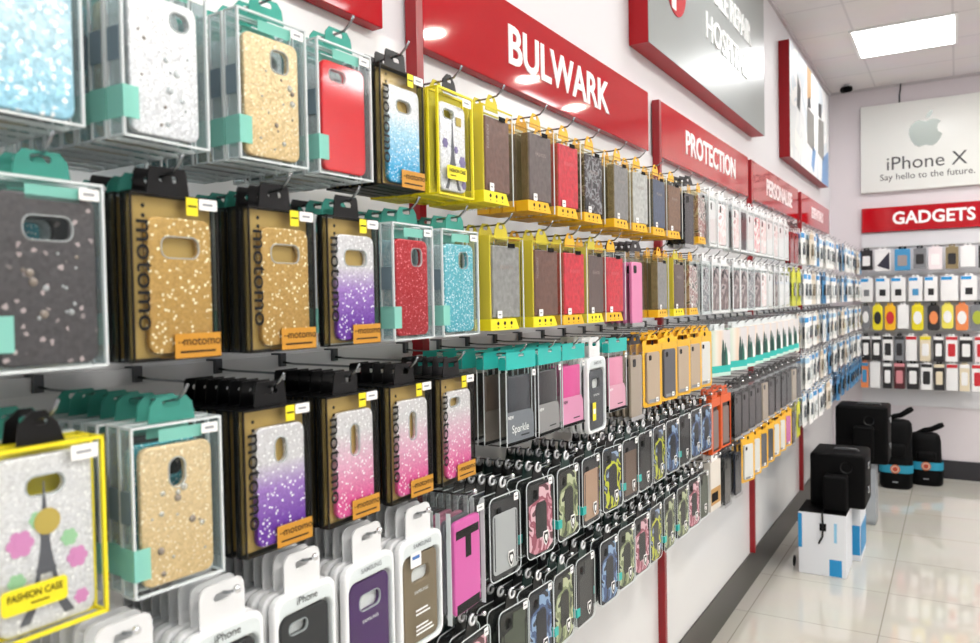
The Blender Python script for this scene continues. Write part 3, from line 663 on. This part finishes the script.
# ------------------------------------------------------------------ hooks and stock
def bay_of(y):
    for i in range(len(BAYS)-1, -1, -1):
        if y > BAYS[i][1]-.02: return i
    return 0
ORD = 'first second third fourth fifth sixth seventh eighth ninth tenth eleventh twelfth thirteenth fourteenth fifteenth sixteenth'.split()
HB = G().box(.014, .036, -.006, .006, -.001, .021, mat('clip_grey', '#55585b', .35, .5)).mesh('rail_clip')
def wire(L, up): return G().tube([(.034, 0, .006), (.06, 0, .004), (L-.03, 0, .002), (L-.008, 0, .004), (L+.003, 0, .004+up*.5), (L+.009, 0, .004+up)], .0018, CHROME, 8)
HW = [wire(.305, .017).mesh('wire'), wire(.305, .006).mesh('wire')]
HT = [None, G().lathe([(.0005, -.004), (.0035, -.003), (.0048, 0), (.0035, .003), (.0005, .004)], (.316, 0, .011), mat('polished_ball', '#e6e8ea', .06, .9), 10, 'x').mesh('ball_tip')]
BAYW = {'near': 'first bay', 'corner': 'corner bay'}
count = {}
def hook(row, y, kind, v, n, pool=None, xf=.30, yaw=None, gap=.0045):
    bi = bay_of(y); bn = BAYS[bi][0]; bw = BAYW.get(bn, bn+' bay')
    k = count[row, bi] = count.get((row, bi), 0)+1
    o = ORD[k-1]; z = ROWZ[row]
    far = y > 2.62
    at = f'{o} hook, {ROWN[row]} row, {bw}'
    h = link('display_hook', HB); h.location = (0, y, z)
    link('wire', HW[0 if row < 3 else 1], h)
    if row >= 3: link('ball_tip', HT[1], h)
    tag(h, f'wire display hook, {ORD[k-1]} along the {ROWN[row]} row in the {bw}', 'hook', 'display hooks on the rails')
    yaw = random.uniform(-.09, .03) if yaw is None else yaw
    T = proto(kind, v, True)[2]; x = xf
    for i in range(n):
        vv = (kind, v) if i == 0 else (random.choice(pool) if pool else (kind, v))
        t2 = proto(*vv, False)[2]
        if x-t2 < .045: break
        lk = LOOK.get(vv, vv[1]); 
        if vv[0] == 'wallet' and 'print' not in lk and 'mosaic' not in lk: lk += ' leather'
        lk = f'{lk} {KIND[vv[0]][2]}'
        lab = f'{lk}, front of {at}' if i == 0 else f'{lk}, {ORD[i]} from front, {at}'
        full = i == 0 and (y < 2.62 or (kind in ('leaf', 'ybag', 'slim', 'print', 'cable') and y < 4.4))
        grp = KIND[vv[0]][2]+'s on wall hooks'
        hang(*vv, full, x, y+random.uniform(-.003, .003), z, yaw+random.uniform(-.008, .008), lab, grp)
        x -= t2+gap
P_CLEAR = [('clear', 'silver'), ('clear', 'cream'), ('clear', 'aqua'), ('clear', 'smoke')]
P_GLIT = [('glitter', 'gold'), ('glitter', 'purple'), ('glitter', 'pink'), ('glitter', 'gold')]
P_MIX = [('clear', 'silver'), ('glitter', 'gold'), ('clear', 'cream'), ('eiffel', 'violet')]
P_MIX2 = [('clear', 'silver'), ('glitter', 'gold'), ('clear', 'cream')]
P_WAL = [('wallet', 'brown'), ('wallet', 'black'), ('wallet', 'grey'), ('wallet', 'cocoa')]
P_WALA = [('wallet', 'taupe'), ('wallet', 'navy'), ('wallet', 'plum'), ('wallet', 'grey')]
P_ARM = [('armor', 'black'), ('armor', 'navy'), ('armor', 'olive'), ('armor', 'black')]
P_CAB = [('cable', 'plug'), ('cable', 'lead'), ('cable', 'clip')]
# top row
R = 0
hook(R, .382, 'clear', 'ice', 7, P_CLEAR, yaw=0); hook(R, .527, 'clear', 'silver', 8, P_CLEAR, yaw=.03); hook(R, .672, 'clear', 'cream', 7, P_CLEAR, yaw=-.04)
hook(R, .803, 'clear', 'glossred', 6, P_CLEAR, yaw=-.02); hook(R, .925, 'glitter', 'blue', 5, P_GLIT, yaw=.0); hook(R, 1.067, 'eiffel', 'violet', 5, [('eiffel', 'violet'), ('wallet', 'black')], yaw=.02)
for y, v in ((1.205, 'brown'), (1.372, 'taupe'), (1.5, 'red'), (1.633, 'pattern'), (1.8, 'grey'), (1.935, 'pale'), (2.08, 'navy'), (2.22, 'tan')): hook(R, y, 'wallet', v, 4, P_WAL if v == 'brown' else P_WALA)
hook(R, 2.36, 'slim', 'black', 4); hook(R, 2.5, 'wallet', 'mixed', 3, P_WALA)
for i, y in enumerate([2.63, 2.755, 2.95, 3.07, 3.19, 3.31, 3.43, 3.56, 3.69, 3.82, 3.95]):
    v = ['white', 'rose', 'rose', 'black', 'white', 'blossom', 'rose', 'white', 'rose', 'white', 'white'][i]
    hook(R, y, 'print', v, 3, [('print', 'white'), ('print', 'rose')])
hook(R, 4.09, 'slim', 'red', 2); hook(R, 4.22, 'slim', 'red', 2)
# second row
R = 1
hook(R, .395, 'clear', 'smoke', 7, P_CLEAR, yaw=0); hook(R, .53, 'glitter', 'gold', 8, P_MIX2, yaw=-.03); hook(R, .682, 'glitter', 'gold', 7, P_MIX2, yaw=-.02); hook(R, .808, 'glitter', 'purple', 8, P_MIX2, yaw=.0)
hook(R, .943, 'clear', 'red', 6, P_CLEAR, yaw=.02); hook(R, 1.076, 'clear', 'aqua', 6, P_CLEAR, yaw=-.03)
for y, v in ((1.225, 'stone'), (1.39, 'brown'), (1.52, 'red'), (1.637, 'cocoa'), (1.752, 'red')): hook(R, y, 'wallet', v, 5, P_WAL)
hook(R, 1.9, 'slim', 'pink', 5, [('slim', 'black'), ('slim', 'pink')])
for y, v in ((2.1, 'grey'), (2.25, 'cocoa'), (2.4, 'mixed')): hook(R, y, 'wallet', v, 4, P_WALA)
for i, y in enumerate([2.535, 2.66, 2.78, 2.95, 3.07, 3.19, 3.31, 3.43, 3.56, 3.69, 3.82, 3.95]):
    hook(R, y, 'print', ['grey', 'dark', 'dark', 'dark', 'dark', 'grey', 'dark', 'rose', 'white', 'dark', 'white', 'white'][i], 3, [('print', 'white'), ('print', 'dark')])
hook(R, 4.12, 'cable', 'lime', 3); hook(R, 4.26, 'cable', 'lime', 3)
# third row
R = 2
hook(R, .392, 'eiffel', 'rose', 6, [('eiffel', 'rose'), ('clear', 'silver')], yaw=.0); hook(R, .528, 'clear', 'cream2', 7, P_CLEAR, yaw=-.07); hook(R, .663, 'glitter', 'purple2', 7, P_GLIT, yaw=-.03)
hook(R, .799, 'glitter', 'pink', 6, P_GLIT, yaw=0); hook(R, .931, 'glitter', 'pink2', 5, P_GLIT, yaw=0); hook(R, 1.058, 'glitter', 'pink3', 5, P_GLIT, yaw=.03)
for y, v in ((1.27, 'grey'), (1.39, 'dark'), (1.505, 'pink'), (1.63, 'grey'), (1.757, 'rose')):
    if y == 1.63: hook(R, y, 'blister', 'graphite', 5, yaw=.02)
    elif y == 1.27: hook(R, y, 'sleeve', v, 5, [('sleeve', 'brown'), ('sleeve', 'red'), ('sleeve', 'red'), ('sleeve', 'brown')], gap=.03)
    else: hook(R, y, 'sleeve', v, 5, [('sleeve', 'dark'), ('sleeve', 'brown'), ('sleeve', v)], gap=.012)
hook(R, 1.885, 'slim', 'beige', 4)
for y, v in ((2.02, 'tan'), (2.16, 'grey'), (2.29, 'tan'), (2.41, 'tan'), (2.53, 'pale')): hook(R, y, 'ybag', v, 4, [('ybag', 'red'), ('ybag', 'tan'), ('ybag', 'pale')], yaw=-.14)
for y in (2.7, 2.95, 3.09, 3.23, 3.37, 3.51, 3.65, 3.79, 3.93, 4.07): hook(R, y, 'leaf', 'a', 2, yaw=-.33)
hook(R, 4.22, 'cable', 'warm', 3)
# fourth row
R = 3
for y, v, yw in ((.46, 'silver', 0), (.583, 'charcoal', 0), (.705, 'charcoal', 0), (.83, 'purple', .02), (.947, 'tan', .0)): hook(R, y, 'blister', v, 9, [('blister', 'silver'), ('blister', 'black'), ('blister', 'silver')], yaw=yw)
hook(R, 1.078, 'bagged', 'pink', 10, [('bagged', 'black'), ('bagged', 'slate'), ('bagged', 'rose')], yaw=.04)
for y, v in ((1.205, 'grey'), (1.345, 'pinkcamo'), (1.475, 'greencamo'), (1.594, 'tan'), (1.72, 'yellowcamo'), (1.835, 'brown'), (1.945, 'black'), (2.055, 'yellowcamo'), (2.175, 'bluecamo'), (2.29, 'black'), (2.41, 'bluecamo'), (2.52, 'bluecamo')): hook(R, y, 'armor', v, 7 if y < 1.7 else 5, P_ARM+[('armor', v)])
hook(R, 2.64, 'orange', 'a', 3); hook(R, 2.77, 'orange', 'a', 3)
for i, y in enumerate([2.95, 3.07, 3.19, 3.31, 3.44, 3.57, 3.71, 3.85, 3.99, 4.13, 4.26]): hook(R, y, 'slim', ['grey', 'black', 'grey', 'grey', 'beige'][i % 5], 3, [('slim', 'black'), ('slim', 'grey')], yaw=-.1)
# lowest row
R = 4
hook(R, 1.1, 'armor', 'pinkcamo', 5, P_ARM)
for y, v in ((1.233, 'olive'), (1.34, 'bluecamo'), (1.448, 'greencamo'), (1.555, 'black'), (1.69, 'bluecamo'), (1.8, 'greencamo'), (1.91, 'pinkcamo'), (2.02, 'yellowcamo'), (2.135, 'greencamo'), (2.26, 'greencamo'), (2.375, 'pinkcamo'), (2.48, 'olive')): hook(R, y, 'armor', v, 7 if y < 1.7 else 5, P_ARM+[('armor', v)])
hook(R, 2.62, 'tanbox', 'a', 3); hook(R, 2.79, 'slim', 'black', 4); hook(R, 2.95, 'slim', 'navy', 4)
for i, y in enumerate([3.12, 3.25, 3.38, 3.51, 3.65, 3.79, 3.93]): hook(R, y, 'ybag', ['pale', 'pale', 'grey', 'slate', 'pale', 'pale', 'pink'][i], 3, [('ybag', 'pale'), ('ybag', 'slate')], yaw=-.25)
hook(R, 4.1, 'slim', 'black', 3); hook(R, 4.22, 'cable', 'lime', 2)
# accessory bays
for R in range(5):
    for bi, ys in ((3, [4.55+.155*i for i in range(9)]), (4, [6.1+.165*i for i in range(9)])):
        for i, y in enumerate(ys):
            if R == 4 and y > 5.5 or y > 7.5: v = 'dark'
            else: v = ['plug', 'lead', 'clip', 'plug', 'dark', 'lead', 'warm', 'clip'][(i*3+R*5+bi) % 8]
            hook(R, y+random.uniform(-.02, .02), 'cable', v, random.choice((2, 3, 3, 4)), P_CAB if v != 'dark' else [('cable', 'dark'), ('cable', 'plug')], xf=random.uniform(.275, .30))

# ------------------------------------------------------------------ wall signs
ALU = mat('brushed_silver_face', '#959a99', .3, .15, .3)
s = empty('repair_sign', (0, 3.61, 2.95))
link('sign_box', G().box(0.002, .073, -.957, .957, -.438, .438, mat('red_box_side', '#a50b17', .4, 0, .3)).mesh('sign_box'), s)
link('face_sheet', G().box(.073, .0755, -.957, .957, -.438, .438, ALU).mesh('face_sheet'), s)
LW = mat('raised_white_letter', '#f2f3f2', .2)
for t, zz, sx in (('MOBILE REPAIR', .02, .86), ('HOSPITAL', -.17, 1.08)): link('lettering', G().text(t, .16, .078, .15, zz, LW, bold=.002, sx=sx, th=.0025).mesh('lettering'), s)
lg = G().poly(disc(.125, -.645, -.13, 40), .079, .0035, mat('logo_red', '#b3202a', .25)); lg.box(.079, .081, -.705, -.655, -.24, -.03, LW); lg.box(.079, .081, -.74, -.56, -.13, -.085, LW)
link('logo_emblem', lg.mesh('logo_emblem'), s)
tag(s, 'large silver MOBILE REPAIR HOSPITAL sign box with red sides high on the wall', 'sign')
p = empty('picture_box', (0, 6.25, 2.92))
link('box_frame', G().box(.002, .07, -.87, .87, -.4, .36, mat('red_box_dark', '#8c0a14', .4, 0, .3)).mesh('box_frame'), p)
pm = camo('phone_photo_collage', ['#e6e8e7', '#dde0e1', '#efeeec', '#cfd7dd'], 3, .35)
link('face_print', G().box(.07, .0715, -.87, .87, -.4, .36, pm).mesh('face_print'), p)
pp = G(); gm = mat('photo_grey', '#7d7c78', .3); bm_ = mat('photo_blue', '#5b8fc4', .3); dk = mat('photo_dark', '#3c3f42', .3); fl = mat('photo_flesh', '#c9a67a', .3); wt = mat('photo_white', '#eeeeea', .3)
for pts, m in (([(-.62, -.02), (-.5, -.04), (-.46, .12), (-.58, .2)], dk), ([(-.18, .12), (.0, .16), (.0, .36), (-.18, .36)], fl), ([(-.2, -.2), (.12, -.22), (.12, .06), (-.2, .06)], gm), ([(.3, -.2), (.62, -.22), (.62, .1), (.34, .08)], gm),
               ([(.34, .1), (.5, .1), (.52, .22), (.36, .2)], dk), ([(-.18, .06), (-.02, .08), (-.05, .16), (-.16, .13)], dk), ([(.5, -.4), (.87, -.4), (.87, -.1), (.55, -.2)], bm_), ([(-.02, -.34), (.1, -.38), (.2, -.2), (.05, -.18)], bm_), ([(-.72, -.3), (-.3, -.36), (-.34, -.26), (-.7, -.18)], wt)):
    pp.poly(pts, .0722, .0006, m)
link('collage_print', pp.mesh('collage_print'), p)
tag(p, 'red-sided picture box with a pale collage of phones, high on the wall by the corner', 'picture')
b = empty('hanging_poster', (1.12, YB, 2.905))
bw = mat('brushed_pale_face', '#e8eae6', .3)
# local axes of back-wall things: front towards the room (-y)
def back(o): o.rotation_euler = (0, 0, -PI/2)
back(b)
link('poster_board', G().bbox(.002, .048, -.86, .86, -.385, .385, bw, .004).mesh('poster_board'), b)
g = G(); apple(g, .19, .0495, -.35, .075, mat('silver_emblem', '#a3ada8', .25, .1)); link('emblem', g.mesh('emblem'), b)
g = G().text('iPhone X', .165, .049, -.35, -.15, mat('poster_ink', '#3a3b3d', .4)); g.text('Say hello to the future.', .078, .049, -.345, -.263, MATS['poster_ink']); link('lettering', g.mesh('lettering'), b)
tag(b, 'pale poster board with a silver apple emblem on the far wall', 'poster')
w = link('hanging_wire', G().tube([(.57, YB-.03, 3.285), (.57, YB-.04, 3.36), (.575, YB-.02, 3.39), (.58, YB-.025, 3.458)], .006, DWIRE, 8).mesh('hanging_wire')); tag(w, 'short dark suspension wire above the pale poster board', 'wire')
g_ = empty('gadgets_sign', (1.12, YB, 2.275)); back(g_)
link('sign_board', G().bbox(.002, .038, -.855, .855, -.108, .108, RED, .002, 1).mesh('sign_board'), g_)
link('lettering', G().text('GADGETS', .15, .039, -.297, 0, mat('sign_white', '#f4f4f4', .35), bold=.004, sx=.94, th=.001).mesh('lettering'), g_)
tag(g_, 'red header sign reading GADGETS in white on the far wall', 'sign', 'red header signs')
# ------------------------------------------------------------------ back wall stock
structure('trim_4', G().box(.26, 1.98, YB-.012, YB, .62, 2.16, mat('pale_grey_panel', '#d6d6da', .4)))
BW = [
 [(.314, .104, 'black', 'white'), (.441, .133, 'white', 'tri'), (.595, .13, 'blue', 'pic'), (.728, .105, 'grey', 'black'), (.843, .11, 'pinkwhite', 'white'), (.964, .101, 'olive', 'black'), (1.078, .114, 'white', 'white'), (1.198, .097, 'black', 'red')],
 [(.314, .104, 'white', 'b_grey'), (.441, .118, 'white', 'b_black'), (.563, .119, 'white', 'b_black'), (.694, .113, 'white', 'b_blue'), (.81, .104, 'white', 'b_black'), (.945, .138, 'white', 'b_white'), (1.085, .128, 'white', 'b_black'), (1.212, .097, 'white', 'b_grey')],
 [(.306, .072, 'grey', 'white'), (.401, .087, 'yellow', 'black'), (.499, .093, 'amber', 'red'), (.599, .092, 'white', 'white'), (.709, .098, 'yellow', 'white'), (.829, .096, 'black', 'orange'), (.931, .094, 'lemon', 'white'), (1.035, .1, 'orange', 'white'), (1.145, .105, 'grey', 'lime')],
 [(.306, .072, 'black', 'white'), (.39, .079, 'black', 'white'), (.48, .086, 'white', 'black'), (.569, .077, 'grey', 'black'), (.66, .091, 'white', 'r_white'), (.766, .089, 'cream', 'y_white'), (.865, .081, 'black', 'white'), (.96, .094, 'white', 'r_red'), (1.064, .1, 'black', 'white'), (1.17, .098, 'pinkwhite', 'red')],
 [(.294, .064, 'orange', 'blue'), (.378, .087, 'white', 'white'), (.476, .078, 'black', 'white'), (.569, .092, 'maroon', 'pink'), (.672, .098, 'black', 'white'), (.775, .093, 'white', 'black'), (.869, .088, 'black', 'cream'), (.962, .09, 'white', 'r_white'), (1.053, .078, 'cream', 'white'), (1.149, .098, 'white', 'red')]]
BC = {'black': '#1e1d20', 'white': '#eeeeee', 'blue': '#3f8fc0', 'grey': '#77797e', 'pinkwhite': '#eadfe2', 'olive': '#8a7a58', 'yellow': '#e6d51f', 'amber': '#f2b81a', 'lemon': '#e8dc5a', 'orange': '#e5874e', 'cream': '#e0d3b8', 'maroon': '#48161b', 'red': '#c4242f', 'lime': '#a9b238', 'pink': '#d38a90', 'tri': '#2b2b3a', 'pic': '#9a8f8c'}
BZ = [(1.814, 2.0), (1.545, 1.752), (1.295, 1.512), (1.03, 1.245), (.785, 1.01)]
CW = {'pinkwhite': 'pinkish white'}
for ri, row in enumerate(BW):
    z0, z1 = BZ[ri]
    rail = link('hook_rail', G().box(.27, 1.9, YB-.03, YB-.0125, z1+.03, z1+.045, RAILM).mesh('hook_rail')); tag(rail, f'pale rail on the far wall above its {ROWN[ri]} row of packs', 'rail', 'far wall rails')
    for i, (x, wd, c, pcol) in enumerate(row):
        h = z1-z0 if ri not in (0, 2) else (z1-z0)*(1 if i % 3 else .93); W = wd*.92; T = .03
        cm = mat('pack_'+c, BC[c], .4); base = pcol.split('_')[-1]; pmx = mat('pack_'+base, BC[base], .35)
        r = empty('gadget_pack', (x, 7.61, z1-h)); back(r); r.rotation_euler.z += random.uniform(-.05, .05)
        round_ = ri == 2 and c != 'white'
        body = G().plate(rr(W, h, .022 if round_ else .005, 0, h/2), 0, T, cm, (), .003)
        link('pack_body', body.mesh('pack_body'), r)
        win = G()
        if pcol == 'tri': win.poly([(-W*.35, h*.25), (W*.45, h*.05), (W*.45, h*.9)], .002, .002, pmx)
        elif ri == 1: win.box(0, .003, -W*.22, W*.22, h*.25, h*.52, pmx)
        elif ri == 2: win.poly([(W*.36*math.cos(a*PI/8), h*.5+h*.26*math.sin(a*PI/8)) for a in range(16)], .003, .003, pmx)
        else: win.plate(rr(W*.62, h*.5, .01, 0, h*.46), .003, .003, pmx)
        link('product_window', win.mesh('product_window'), r)
        if '_' in pcol or ri in (0, 3, 4):
            hc = {'b': BLUEC, 'r': mat('pack_red', BC['red'], .4), 'y': mat('pack_yellow', BC['yellow'], .4)}.get(pcol.split('_')[0], pmx if ri != 0 else cm)
            link('header_print', G().box(0, .0015, -W*.48, W*(.48 if ri != 1 else .15), h*.86, h*.985, hc).mesh('header_print'), r)
        tb = G().plate(rr(W*.5, .03, .006, 0, h+.006), -.012, .003, MATTE if c in ('black', 'grey', 'maroon') or (ri == 0 and c == 'blue') else cm, [rr(W*.2, .008, .0035, 0, h+.012)])
        link('hang_tab', tb.mesh('hang_tab'), r)
        tag(r, f'{CW.get(c, c)} gadget pack, {ORD[i]} from the corner on the far wall, {ROWN[ri]} row', 'gadget pack', 'gadget packs on the far wall')
        hk = link('display_hook', G().tube([(x, YB-.02, z1+.018), (x, 7.58, z1+.014), (x, 7.57, z1+.022)], .0022, CHROME, 6).mesh('display_hook')); tag(hk, f'straight wire hook, {ORD[i]} from the corner on the far wall, {ROWN[ri]} row', 'hook', 'far wall hooks')

# ------------------------------------------------------------------ floor things
CARD = mat('white_carton', '#e2e6ec', .45); CBL = mat('carton_blue', '#1e8fcb', .45)
def carton(name, x0, x1, y0, y1, h, label, big=True):
    r = empty(name, ((x0+x1)/2, (y0+y1)/2, 0)); w, d = (x1-x0)/2, (y1-y0)/2
    link('carton_body', G().bbox(-w, w, -d, d, 0, h, CARD, .003, 1).mesh('carton_body'), r)
    pr = G()
    if big:
        pr.box(-w-.0008, -w+.02, -d-.0008, -d, h*.42, h*.97, CBL); pr.box(-w-.0008, -w, -d, d*.2, h*.42, h*.97, CBL)
        pr.box(.3*w, .82*w, -d-.0008, -d, .005, h*.28, CBL); pr.box(-.1*w, .18*w, -d-.0008, -d, h*.72, h*.84, MATTE)
        pr.box(.5*w, .62*w, -d-.0006, -d, h*.55, h*.86, mat('pale_blue_ink', '#8cc3e2', .5))
    else: pr.box(w*.3, w*.95, -d-.0008, -d, h*.1, h*.6, CBL); pr.box(w, w+.0008, -d, d, h*.1, h*.6, CBL)
    link('printed_panel_art', pr.mesh('printed_panel_art'), r)
    if big: link('lid_flap', G().box(-w, w, -d, d, h, h+.002, MATTE).mesh('lid_flap'), r)
    tag(r, label, 'carton'); return r
carton('shipping_carton', .205, .46, 4.76, 5.05, .36, 'white carton with blue print standing first by the wall under a black case')
carton('shipping_carton', .30, .50, 5.12, 5.42, .36, 'second white carton with blue side strip behind the first carton', False)
def speaker(loc, w, h, d, fw, fh, fd, fx, fz, label):
    r = empty('speaker_case', loc)
    link('case_body', G().bbox(-w/2, w/2, 0, d, 0, h, MATTE, .018, 3).mesh('case_body'), r)
    link('front_module', G().bbox(fx-fw/2, fx+fw/2, -fd, -.001, fz, fz+fh, mat('rubber_black', '#070708', .7, 0, .1), .012, 3).mesh('front_module'), r)
    link('round_port', G().add([(0.05+.035*math.cos(a*PI/10), -.003, h*.76+.035*math.sin(a*PI/10)) for a in range(20)]+[(0.05+.025*math.cos(a*PI/10), .001, h*.76+.025*math.sin(a*PI/10)) for a in range(20)], [(a, (a+1) % 20, 20+(a+1) % 20, 20+a) for a in range(20)], BLACK).mesh('round_port'), r)
    link('carry_handle', G().tube([(-w*.1, d*.4, h-.002), (-w*.08, d*.4, h+.012), (w*.3, d*.4, h+.012), (w*.34, d*.4, h-.002)], .008, mat('grey_handle', '#57585a', .3), 8).mesh('carry_handle'), r)
    lat = G()
    for z in (.25, .7): lat.bbox(w/2-.002, w/2+.01, d*.3, d*.5, h*z, h*z+.04, CHROME, .003)
    link('side_latch', lat.mesh('side_latch'), r)
    tag(r, label, 'speaker case'); return r
speaker((.395, 4.92, .3635), .30, .315, .34, .125, .20, .12, 0, .002, 'bulky black case with smaller front module on white carton')
cb = link('power_cable', G().tube([(.335, 4.85, .372), (.335, 4.76, .37), (.337, 4.744, .355), (.34, 4.742, .28), (.337, 4.742, .23), (.322, 4.742, .2), (.318, 4.742, .19)], .006, BLACK, 8).mesh('power_cable')); tag(cb, 'short black cable hanging over front of white carton', 'cable')
rg = link('cable_coil', G().torus((.165, 4.86, .03), .028, .005, BLACK, 18, 6, 'x').mesh('cable_coil')); tag(rg, 'small black cable loop on the floor beside white carton', 'cable'); rg.location = (0, 0, .003)
r = empty('grey_carton', (.40, 6.08, 0))
link('carton_body', G().bbox(-.11, .11, -.1, .1, 0, .43, mat('silver_grey_carton', '#8f9499', .4), .004, 1).mesh('carton_body'), r); link('shiny_sleeve', G().bbox(.02, .112, -.103, -.1, .02, .4, mat('gloss_grey_sleeve', '#b4bac0', .15, .3), .001, 1).mesh('shiny_sleeve'), r)
tag(r, 'tall silver-grey carton under the farther black case', 'carton')
speaker((.425, 5.95, .4315), .335, .40, .30, .125, .24, .1, .02, .03, 'larger black case on grey carton, beside the black bags')
def bag(loc, w, d, h, lean, label):
    r = empty('carry_bag', loc)
    prof = [(0, .86, .9), (.03, .98, 1), (.14, 1, 1), (.36, 1, .98), (.47, .93, .9), (.58, .92, .84), (.84, .92, .76), (.94, .86, .66), (.985, .7, .5), (1, .4, .3)]
    vs = []; fs = []; n = 28
    for t, a, b2 in prof:
        for k in range(n):
            q = 2*PI*k/n; cx, cy = math.cos(q), math.sin(q)
            sx = math.copysign(abs(cx)**.6, cx); sy = math.copysign(abs(cy)**.6, cy)
            vs.append((sx*w/2*a+lean*t*t, sy*d/2*b2, t*h))
    for i in range(len(prof)-1):
        for k in range(n): fs.append((i*n+k, i*n+(k+1) % n, (i+1)*n+(k+1) % n, (i+1)*n+k))
    fs += [tuple(range(n-1, -1, -1)), tuple((len(prof)-1)*n+k for k in range(n))]
    bl = mat('black_fabric', '#050506', .55, 0, .12, .3, 90)
    link('bag_body', G().add(vs, fs, bl, True).mesh('bag_body'), r)
    band = []; bf = []
    for z in (.135, .20):
        for k in range(n):
            q = 2*PI*k/n; cx, cy = math.cos(q), math.sin(q)
            band.append((math.copysign(abs(cx)**.6, cx)*(w/2+.003)+lean*(z/h)**2, math.copysign(abs(cy)**.6, cy)*(d/2+.003), z))
    bf = [(k, (k+1) % n, n+(k+1) % n, n+k) for k in range(n)]
    link('blue_band', G().add(band, bf, mat('cyan_band', '#1d8fae', .5), True).mesh('blue_band'), r)
    e = G(); vs2 = []
    for rad, x, m in ((.036, -.006, 'c96a3d'), (.027, -.008, 'dcc7b0'), (.02, -.010, 'b5432a')):
        pts = [(rad*math.cos(a*PI/12), -d/2+x, .168+rad*math.sin(a*PI/12)) for a in range(24)]; back_ = [(p[0], -d/2-.002, p[2]) for p in pts]
        e.add(pts+back_, [tuple(range(24))]+[(a, (a+1) % 24, 24+(a+1) % 24, 24+a) for a in range(24)], mat('emblem_'+m, '#'+m, .4))
    link('round_emblem', e.mesh('round_emblem'), r)
    link('maker_tag', G().box(-.02, .02, -d/2-.003, -d/2+.002, .055, .065, GREY).mesh('maker_tag'), r)
    link('shoulder_pad', G().bbox(-w*.3, w*.3, -d*.52, -d*.2, h*.46, h*.66, bl, .025, 3).mesh('shoulder_pad'), r)
    link('handle_strap', G().tube([(-w*.25, 0, h*.97), (-w*.05, -.01, h*1.04), (w*.15, -.01, h*1.06), (w*.4, -.02, h*1.14), (w*.5, -.02, h*1.17)], [.02, .02, .022, .024, .018], bl, 10).mesh('handle_strap'), r)
    tag(r, label, 'bag'); return r
bag((.56, 7.27, 0), .25, .2, .57, .01, 'taller black bag with blue band and orange roundel beside the black case')
bag((.775, 7.5, 0), .25, .2, .44, -.01, 'shorter black bag with blue band and orange roundel against the far wall')

# ------------------------------------------------------------------ ceiling things and light
LM = emis('lamp_diffuser', '#ffffff', 15.0); LF = mat('lamp_trim', '#f0f0f0', .4)
pan = [(.68, 6.38), (.68, 3.4), (.68, .6), (2.6, 6.38), (2.6, 3.4), (2.6, .6), (3.9, 4.9), (3.9, 1.6), (1.6, -1.4), (3.4, -1.4)]
for i, (x, y) in enumerate(pan):
    r = empty('ceiling_light', (x, y, CEIL-.001)); a, b2 = .31, .34
    link('light_frame', G().box(-a-.02, a+.02, -b2-.02, -b2, -.012, 0, LF).box(-a-.02, a+.02, b2, b2+.02, -.012, 0, LF).box(-a-.02, -a, -b2, b2, -.012, 0, LF).box(a, a+.02, -b2, b2, -.012, 0, LF).mesh('light_frame'), r)
    link('diffuser', G().box(-a, a, -b2, b2, -.009, -.002, LM).mesh('diffuser'), r)
    where = 'bright square ceiling light panel near the far corner' if i == 0 else 'square ceiling light panel over the aisle, beyond the frame'
    tag(r, where, 'ceiling light', 'square ceiling lights')
SPOT = emis('spot_lens', '#fff8ee', 420.0)
for i, (x, y) in enumerate([(2.14, -.9), (2.14, .45), (2.14, 1.75), (2.14, 3.08), (2.14, 4.41), (2.12, 5.75), (2.2, 6.85)]):
    r = empty('downlight', (x, y, CEIL-.001))
    link('trim_ring', G().torus((0, 0, -.006), .075, .008, LF, 24, 6, 'z').mesh('trim_ring'), r)
    link('lens', G().lathe([(.068, -.008), (.068, -.002)], (0, 0, 0), SPOT, 24).mesh('lens'), r)
    tag(r, 'round recessed downlight in the aisle ceiling, beyond the frame', 'downlight', 'round downlights')
r = empty('security_camera', (.172, 7.5, CEIL))
link('mount', G().lathe([(.03, -.012), (.03, 0)], (0, .06, 0), WHITE, 16).tube([(0, .06, -.01), (0, .05, -.035)], .01, MATTE, 8).mesh('mount'), r)
hb = G().tube([(-.035, .07, -.035), (.03, -.01, -.05)], .028, MATTE, 14); link('camera_body', hb.mesh('camera_body'), r)
tag(r, 'small black security camera in the ceiling corner', 'camera')
wd = bpy.data.worlds.new('room_world'); SC.world = wd; wd.use_nodes = True
wd.node_tree.nodes['Background'].inputs[0].default_value = (.9, .92, 1, 1); wd.node_tree.nodes['Background'].inputs[1].default_value = .3

# ------------------------------------------------------------------ camera
cd = bpy.data.cameras.new('camera'); cam = bpy.data.objects.new('camera', cd); COL.objects.link(cam)
cd.sensor_width = 36; cd.lens = 776.53*36/980; cd.clip_start = .02; cd.clip_end = 50
M = Matrix(((.856925, .002323, .515435), (.515119, .031437, -.856542), (-.018193, .999503, .025742))).to_4x4()
M.translation = (1.0, 0, CAM_H); cam.matrix_world = M
cd.dof.use_dof = True; cd.dof.focus_distance = 1.75; cd.dof.aperture_fstop = 5.6
SC.camera = cam
vs = SC.view_settings
SC.display_settings.display_device = 'sRGB'; vs.view_transform = 'Standard'; vs.look = 'None'; vs.gamma = 1; vs.use_curve_mapping = False; vs.exposure = -0.14
cy = SC.cycles
cy.transparent_max_bounces = 48; cy.max_bounces = 8; cy.diffuse_bounces = 4; cy.glossy_bounces = 3; cy.use_denoising = True; cy.caustics_reflective = False; cy.caustics_refractive = False; cy.sample_clamp_indirect = 4
